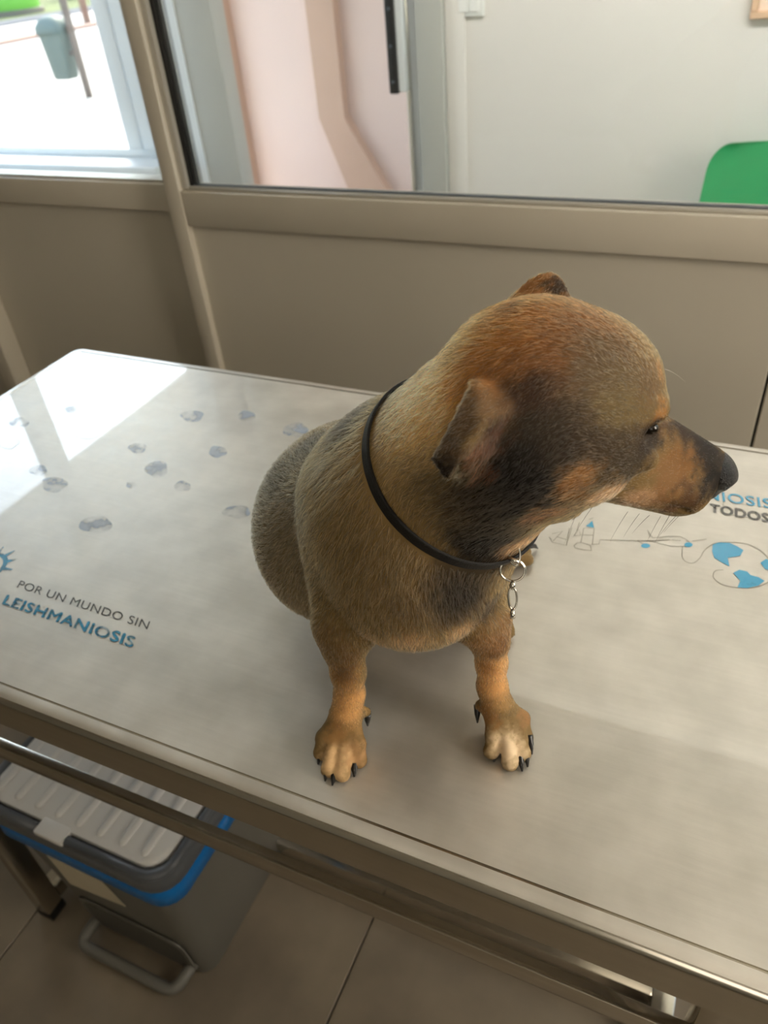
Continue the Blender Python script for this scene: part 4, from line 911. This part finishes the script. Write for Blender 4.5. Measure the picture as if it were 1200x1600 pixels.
for sgn in (-1, 1): ok &= ~(((R0 - hd(4.95, sgn * 2.50, 1.28)) ** 2).sum(1) < .55 ** 2)
R0, N0, L0, D0, cb = R0[ok], N0[ok], L0[ok], D0[ok], cb[ok]; nh = len(R0)
# above the collar the hair is pressed so that it does not swallow the strap
dn = (R0 - CO_C) @ CO_N; up = (dn > 0) & (dn < 1.4) & (np.linalg.norm(R0 - NECK, axis=1) < 14); L0[up] *= .5
D0 = D0 - N0 * (D0 * N0).sum(1)[:, None]; D0 /= np.linalg.norm(D0, axis=1)[:, None] + 1e-9
clump = wob(R0, 2.6) * .16 + wob(R0, .7) * .07
D0 = D0 + clump + RNG.normal(size=(nh, 3)) * .16; D0 -= N0 * (D0 * N0).sum(1)[:, None] * .8; D0 /= np.linalg.norm(D0, axis=1)[:, None]
L0 = L0 * (.7 + .5 * RNG.random(nh)); lift = (.34 + .14 * RNG.random(nh))[:, None]
KP = 4; ts = np.linspace(0, 1, KP)
pts = np.empty((nh, KP, 3)); cols = np.empty((nh, KP, 4)); rad = np.empty((nh, KP))
lum = cb.mean(1); tone = (RNG.random(nh)); agouti = np.clip(L0 / .7, 0, 1)
for k, t in enumerate(ts):
    pts[:, k] = R0 - N0 * .03 + L0[:, None] * (D0 * (t * .95) + N0 * lift * (t - .55 * t * t)) + np.array([0, 0, -1]) * (L0 * .06 * t * t)[:, None]
    band = (0.62 + .75 * np.sin(min(t, .9) * 3.0)) if t > 0 else .55
    f = 1 + agouti * (band - 1) * .9
    f = f * (.55 + .75 * tone); f = np.where(tone > .88, f * 1.5, f); f = np.where(tone < .2, f * .45, f)
    cols[:, k, :3] = np.clip(cb * f[:, None], 0, .9); cols[:, k, 3] = 1
    rad[:, k] = (.0145 * (1 - .75 * t) * (.8 + .5 * np.clip(L0, 0, .8)))
pts[:, :, 2] = np.maximum(pts[:, :, 2], .02)
hc = bpy.data.hair_curves.new('fur'); hc.add_curves([KP] * nh)
hc.attributes['position'].data.foreach_set('vector', wpos(pts.reshape(-1, 3)).astype(np.float32).ravel())
ra = hc.attributes.get('radius') or hc.attributes.new('radius', 'FLOAT', 'POINT'); ra.data.foreach_set('value', (rad.ravel() / 100).astype(np.float32))
ca = hc.attributes.new('fur_color', 'FLOAT_COLOR', 'POINT'); ca.data.foreach_set('color', cols.astype(np.float32).ravel())
fur = bpy.data.objects.new('fur', hc); C.objects.link(fur); fur.parent = dog; fur['kind'] = 'stuff'
fm = bpy.data.materials.new('fur'); fm.use_nodes = True; n = fm.node_tree.nodes; l = fm.node_tree.links
at_ = n.new('ShaderNodeAttribute'); at_.attribute_name = 'fur_color'
n.remove(n['Principled BSDF']); hb_ = n.new('ShaderNodeBsdfHairPrincipled'); hb_.model = 'CHIANG'; hb_.parametrization = 'COLOR'
hb_.inputs['Roughness'].default_value = .5; hb_.inputs['Radial Roughness'].default_value = .55; hb_.inputs['Random Roughness'].default_value = .1
l.new(at_.outputs['Color'], hb_.inputs['Color']); l.new(hb_.outputs[0], n['Material Output'].inputs[0])
hc.materials.append(fm)

# nose leather with nostrils, eyes, claws, whiskers
NS = Field(hd(11, 0, -1) - 3.2, hd(11, 0, -1) + 3.2, .08)
NS.ell(hd(11.45, 0, -.75), (1.15, 1.35, 1.05), HM, .3); NS.ell(hd(10.6, 0, -.25), (1.3, 1.15, .95), HM, .5); NS.ell(hd(11.5, 0, -1.9), (.7, .6, .9), HM, .5)
for sgn in (-1, 1):
    NS.ell(hd(12.1, sgn * .75, -.95), (.45, .30, .30), HM, .2, 1); NS.cone(hd(11.9, sgn * 1.15, -1.15), .12, hd(11.2, sgn * 1.5, -1.0), .08, .2, 1)
NS.cone(hd(12.6, 0, -1.0), .07, hd(12.3, 0, -2.7), .07, .2, 1)
NV, NF = surface(NS); NV = relax(NV, NF, 2, .5)
mesh_obj('nose', wpos(NV), NF, MT['nose'], dog, True)
def sphere(name, c, r, m, parent, A=HM):
    bm = bmesh.new(); bmesh.ops.create_uvsphere(bm, u_segments=20, v_segments=14, radius=1)
    for v_ in bm.verts: v_.co = Vector(wpos(np.array(c) + (np.array(v_.co) * np.array(r)) @ A))
    o = bm_obj(name, bm, m, parent); o.data.polygons.foreach_set('use_smooth', [True] * len(o.data.polygons)); return o
for sgn in (-1, 1): sphere('eye', hd(4.72, sgn * 2.22, 1.22), (.46, .44, .40), MT['eye'], dog)
CLAWS = [((-25.1, 32.1, 1.0), (-25.1, 31.15, .12)), ((-23.9, 30.75, .8), (-23.8, 29.95, .1)), ((-23.2, 30.85, .75), (-23.05, 29.8, .1)), ((-21.95, 31.9, .7), (-21.7, 31.2, .1)), ((-22.5, 35.9, 2.0), (-22.5, 35.7, .9)),
         ((-11.6, 37.2, .6), (-11.4, 36.7, .1)), ((-9.45, 37.5, .75), (-9.0, 36.65, .1)), ((-9.1, 38.0, .75), (-8.7, 37.2, .1)), ((-9.2, 39.4, 1.0), (-8.7, 38.45, .15)), ((-14.0, 40.1, 2.0), (-13.75, 39.35, .9)),
         ((-15.9, 63.6, .8), (-15.2, 64.2, .15)), ((-14.9, 50.6, .75), (-14.3, 50.3, .12)), ((-14.9, 49.6, .75), (-14.5, 49.1, .12))]
for a, b in CLAWS:
    a = np.array(a); b = np.array(b); mid = a * .45 + b * .55 + np.array([0, 0, .22])
    tube('claw', [wpos(a * 1.15 - b * .15), wpos(a), wpos(mid), wpos(b)], .002, MT['claw'], dog, 8, radii=[.0033, .0032, .0026, .0007])
def whisker(p, d, L, m, droop=.25):
    d = np.array(d, float); d /= np.linalg.norm(d); P = [wpos(np.array(p) + d * L * t + np.array([0, 0, -1]) * droop * L * t * t) for t in np.linspace(0, 1, 6)]
    return tube('whisker', P, .0001, m, dog, 4, radii=[.00016, .00015, .00013, .0001, .00007, .00003])
for f_, l_, u_, L in ((10.2, -.9, -4.0, 2.0), (9.6, -1.2, -4.1, 2.4), (9.0, -1.4, -4.3, 2.6), (8.2, -1.6, -4.4, 2.2), (7.5, -1.7, -4.5, 2.4), (6.8, -1.6, -4.7, 2.0), (10.6, -.6, -3.9, 1.6), (3.6, -2.0, -4.8, 3.6), (4.6, -1.6, -4.9, 3.2)):
    whisker(hd(f_, l_, u_), -hu * 1.0 - hf * (.1 + .7 * random.random()) - hl * (.1 + .5 * random.random()), L * (.6 + .35 * random.random()), MT['whisker'])
whisker(hd(4.6, 2.1, 3.3), hf * 1.0 + hu * .55, 2.3, MT['white_whisker'], .55); whisker(hd(4.8, 2.1, 2.9), hf + hu * .2, 1.2, MT['white_whisker'], .2)

# ------------------------------------------------------------------ collar with its metal ring and clip
cr = empty('dog_collar', tuple(wpos(CO_C))); tag(cr, 'narrow black collar with metal rings around the dog neck', 'collar')
e1 = np.cross(CO_N, [0, 0, 1.]); e1 /= np.linalg.norm(e1); e2 = np.cross(CO_N, e1)
rel = DV - NECK; off = (NECK - CO_C) @ CO_N; cen = NECK - CO_N * off
rel = DV - cen; sel = (np.abs(rel @ CO_N) < .35) & (np.linalg.norm(rel, axis=1) < 11.5)
an = np.arctan2(rel[sel] @ e2, rel[sel] @ e1); rr = np.hypot(rel[sel] @ e1, rel[sel] @ e2)
NB = 96; rb_ = np.zeros(NB)
for i in range(NB):
    a = -math.pi + (i + .5) * 2 * math.pi / NB; m_ = np.abs((an - a + math.pi) % (2 * math.pi) - math.pi) < .06
    rb_[i] = np.median(rr[m_]) if m_.any() else np.nan
good = ~np.isnan(rb_); rb_ = np.interp(np.arange(NB), np.where(good)[0], rb_[good], period=NB)
for _ in range(3): rb_ = (np.roll(rb_, 1) + rb_ + np.roll(rb_, -1)) / 3
V = []; F = []
for i in range(NB):
    a = -math.pi + (i + .5) * 2 * math.pi / NB; d = e1 * math.cos(a) + e2 * math.sin(a)
    for dr_, dz in ((.02, -.46), (.17, -.48), (.22, -.42), (.22, .42), (.17, .48), (.02, .46)): V.append(wpos(cen + d * (rb_[i] + dr_) + CO_N * dz))
for i in range(NB):
    for k in range(6): F.append((i * 6 + k, i * 6 + (k + 1) % 6, ((i + 1) % NB) * 6 + (k + 1) % 6, ((i + 1) % NB) * 6 + k))
fix_normals(mesh_obj('strap', V, F, MT['strap'], cr, False))
def loop(name, c, ax1, ax2, r1, r2, th, n_=28):
    c = np.array(c, float); return tube(name, [wpos(c + ax1 * r1 * math.cos(t) + ax2 * r2 * math.sin(t)) for t in np.linspace(0, 2 * math.pi, n_ + 1)[:-1]], th / 100, MT['chrome'], cr, 8, closed=True)
cx_, cy_, cz_ = RW[:, 0], RW[:, 1], RW[:, 2]
RX = np.array([.91, .41, -.08]); RD = np.array([.15, -.35, -.93]); RD /= np.linalg.norm(RD)
loop('dee_ring', (-10.75, 38.75, 21.35), RX * .5 + RD * .1, RD, .75, .80, .075)
tube('dee_ring_bar', [wpos((-11.1, 38.5, 21.15)), wpos((-10.35, 38.45, 20.95))], .0016, MT['chrome'], cr, 8)
loop('split_ring', (-10.73, 38.32, 20.27), RX, RD, .86, .80, .085)
loop('split_ring', (-10.73, 38.25, 20.30), RX, RD, .84, .78, .05)
tube('swivel', [wpos((-10.58, 37.95, 19.65)), wpos((-10.57, 37.85, 19.3)), wpos((-10.55, 37.78, 19.05))], .002, MT['chrome'], cr, 10, radii=[.0013, .0024, .0018])
loop('clip_loop', (-10.45, 37.50, 18.45), RX * .9, RD, .33, .82, .075)
tube('clip_end', [wpos((-10.36, 37.25, 17.75)), wpos((-10.28, 37.05, 17.35)), wpos((-10.25, 36.98, 17.1))], .0018, MT['chrome'], cr, 8, radii=[.0011, .0021, .0018])
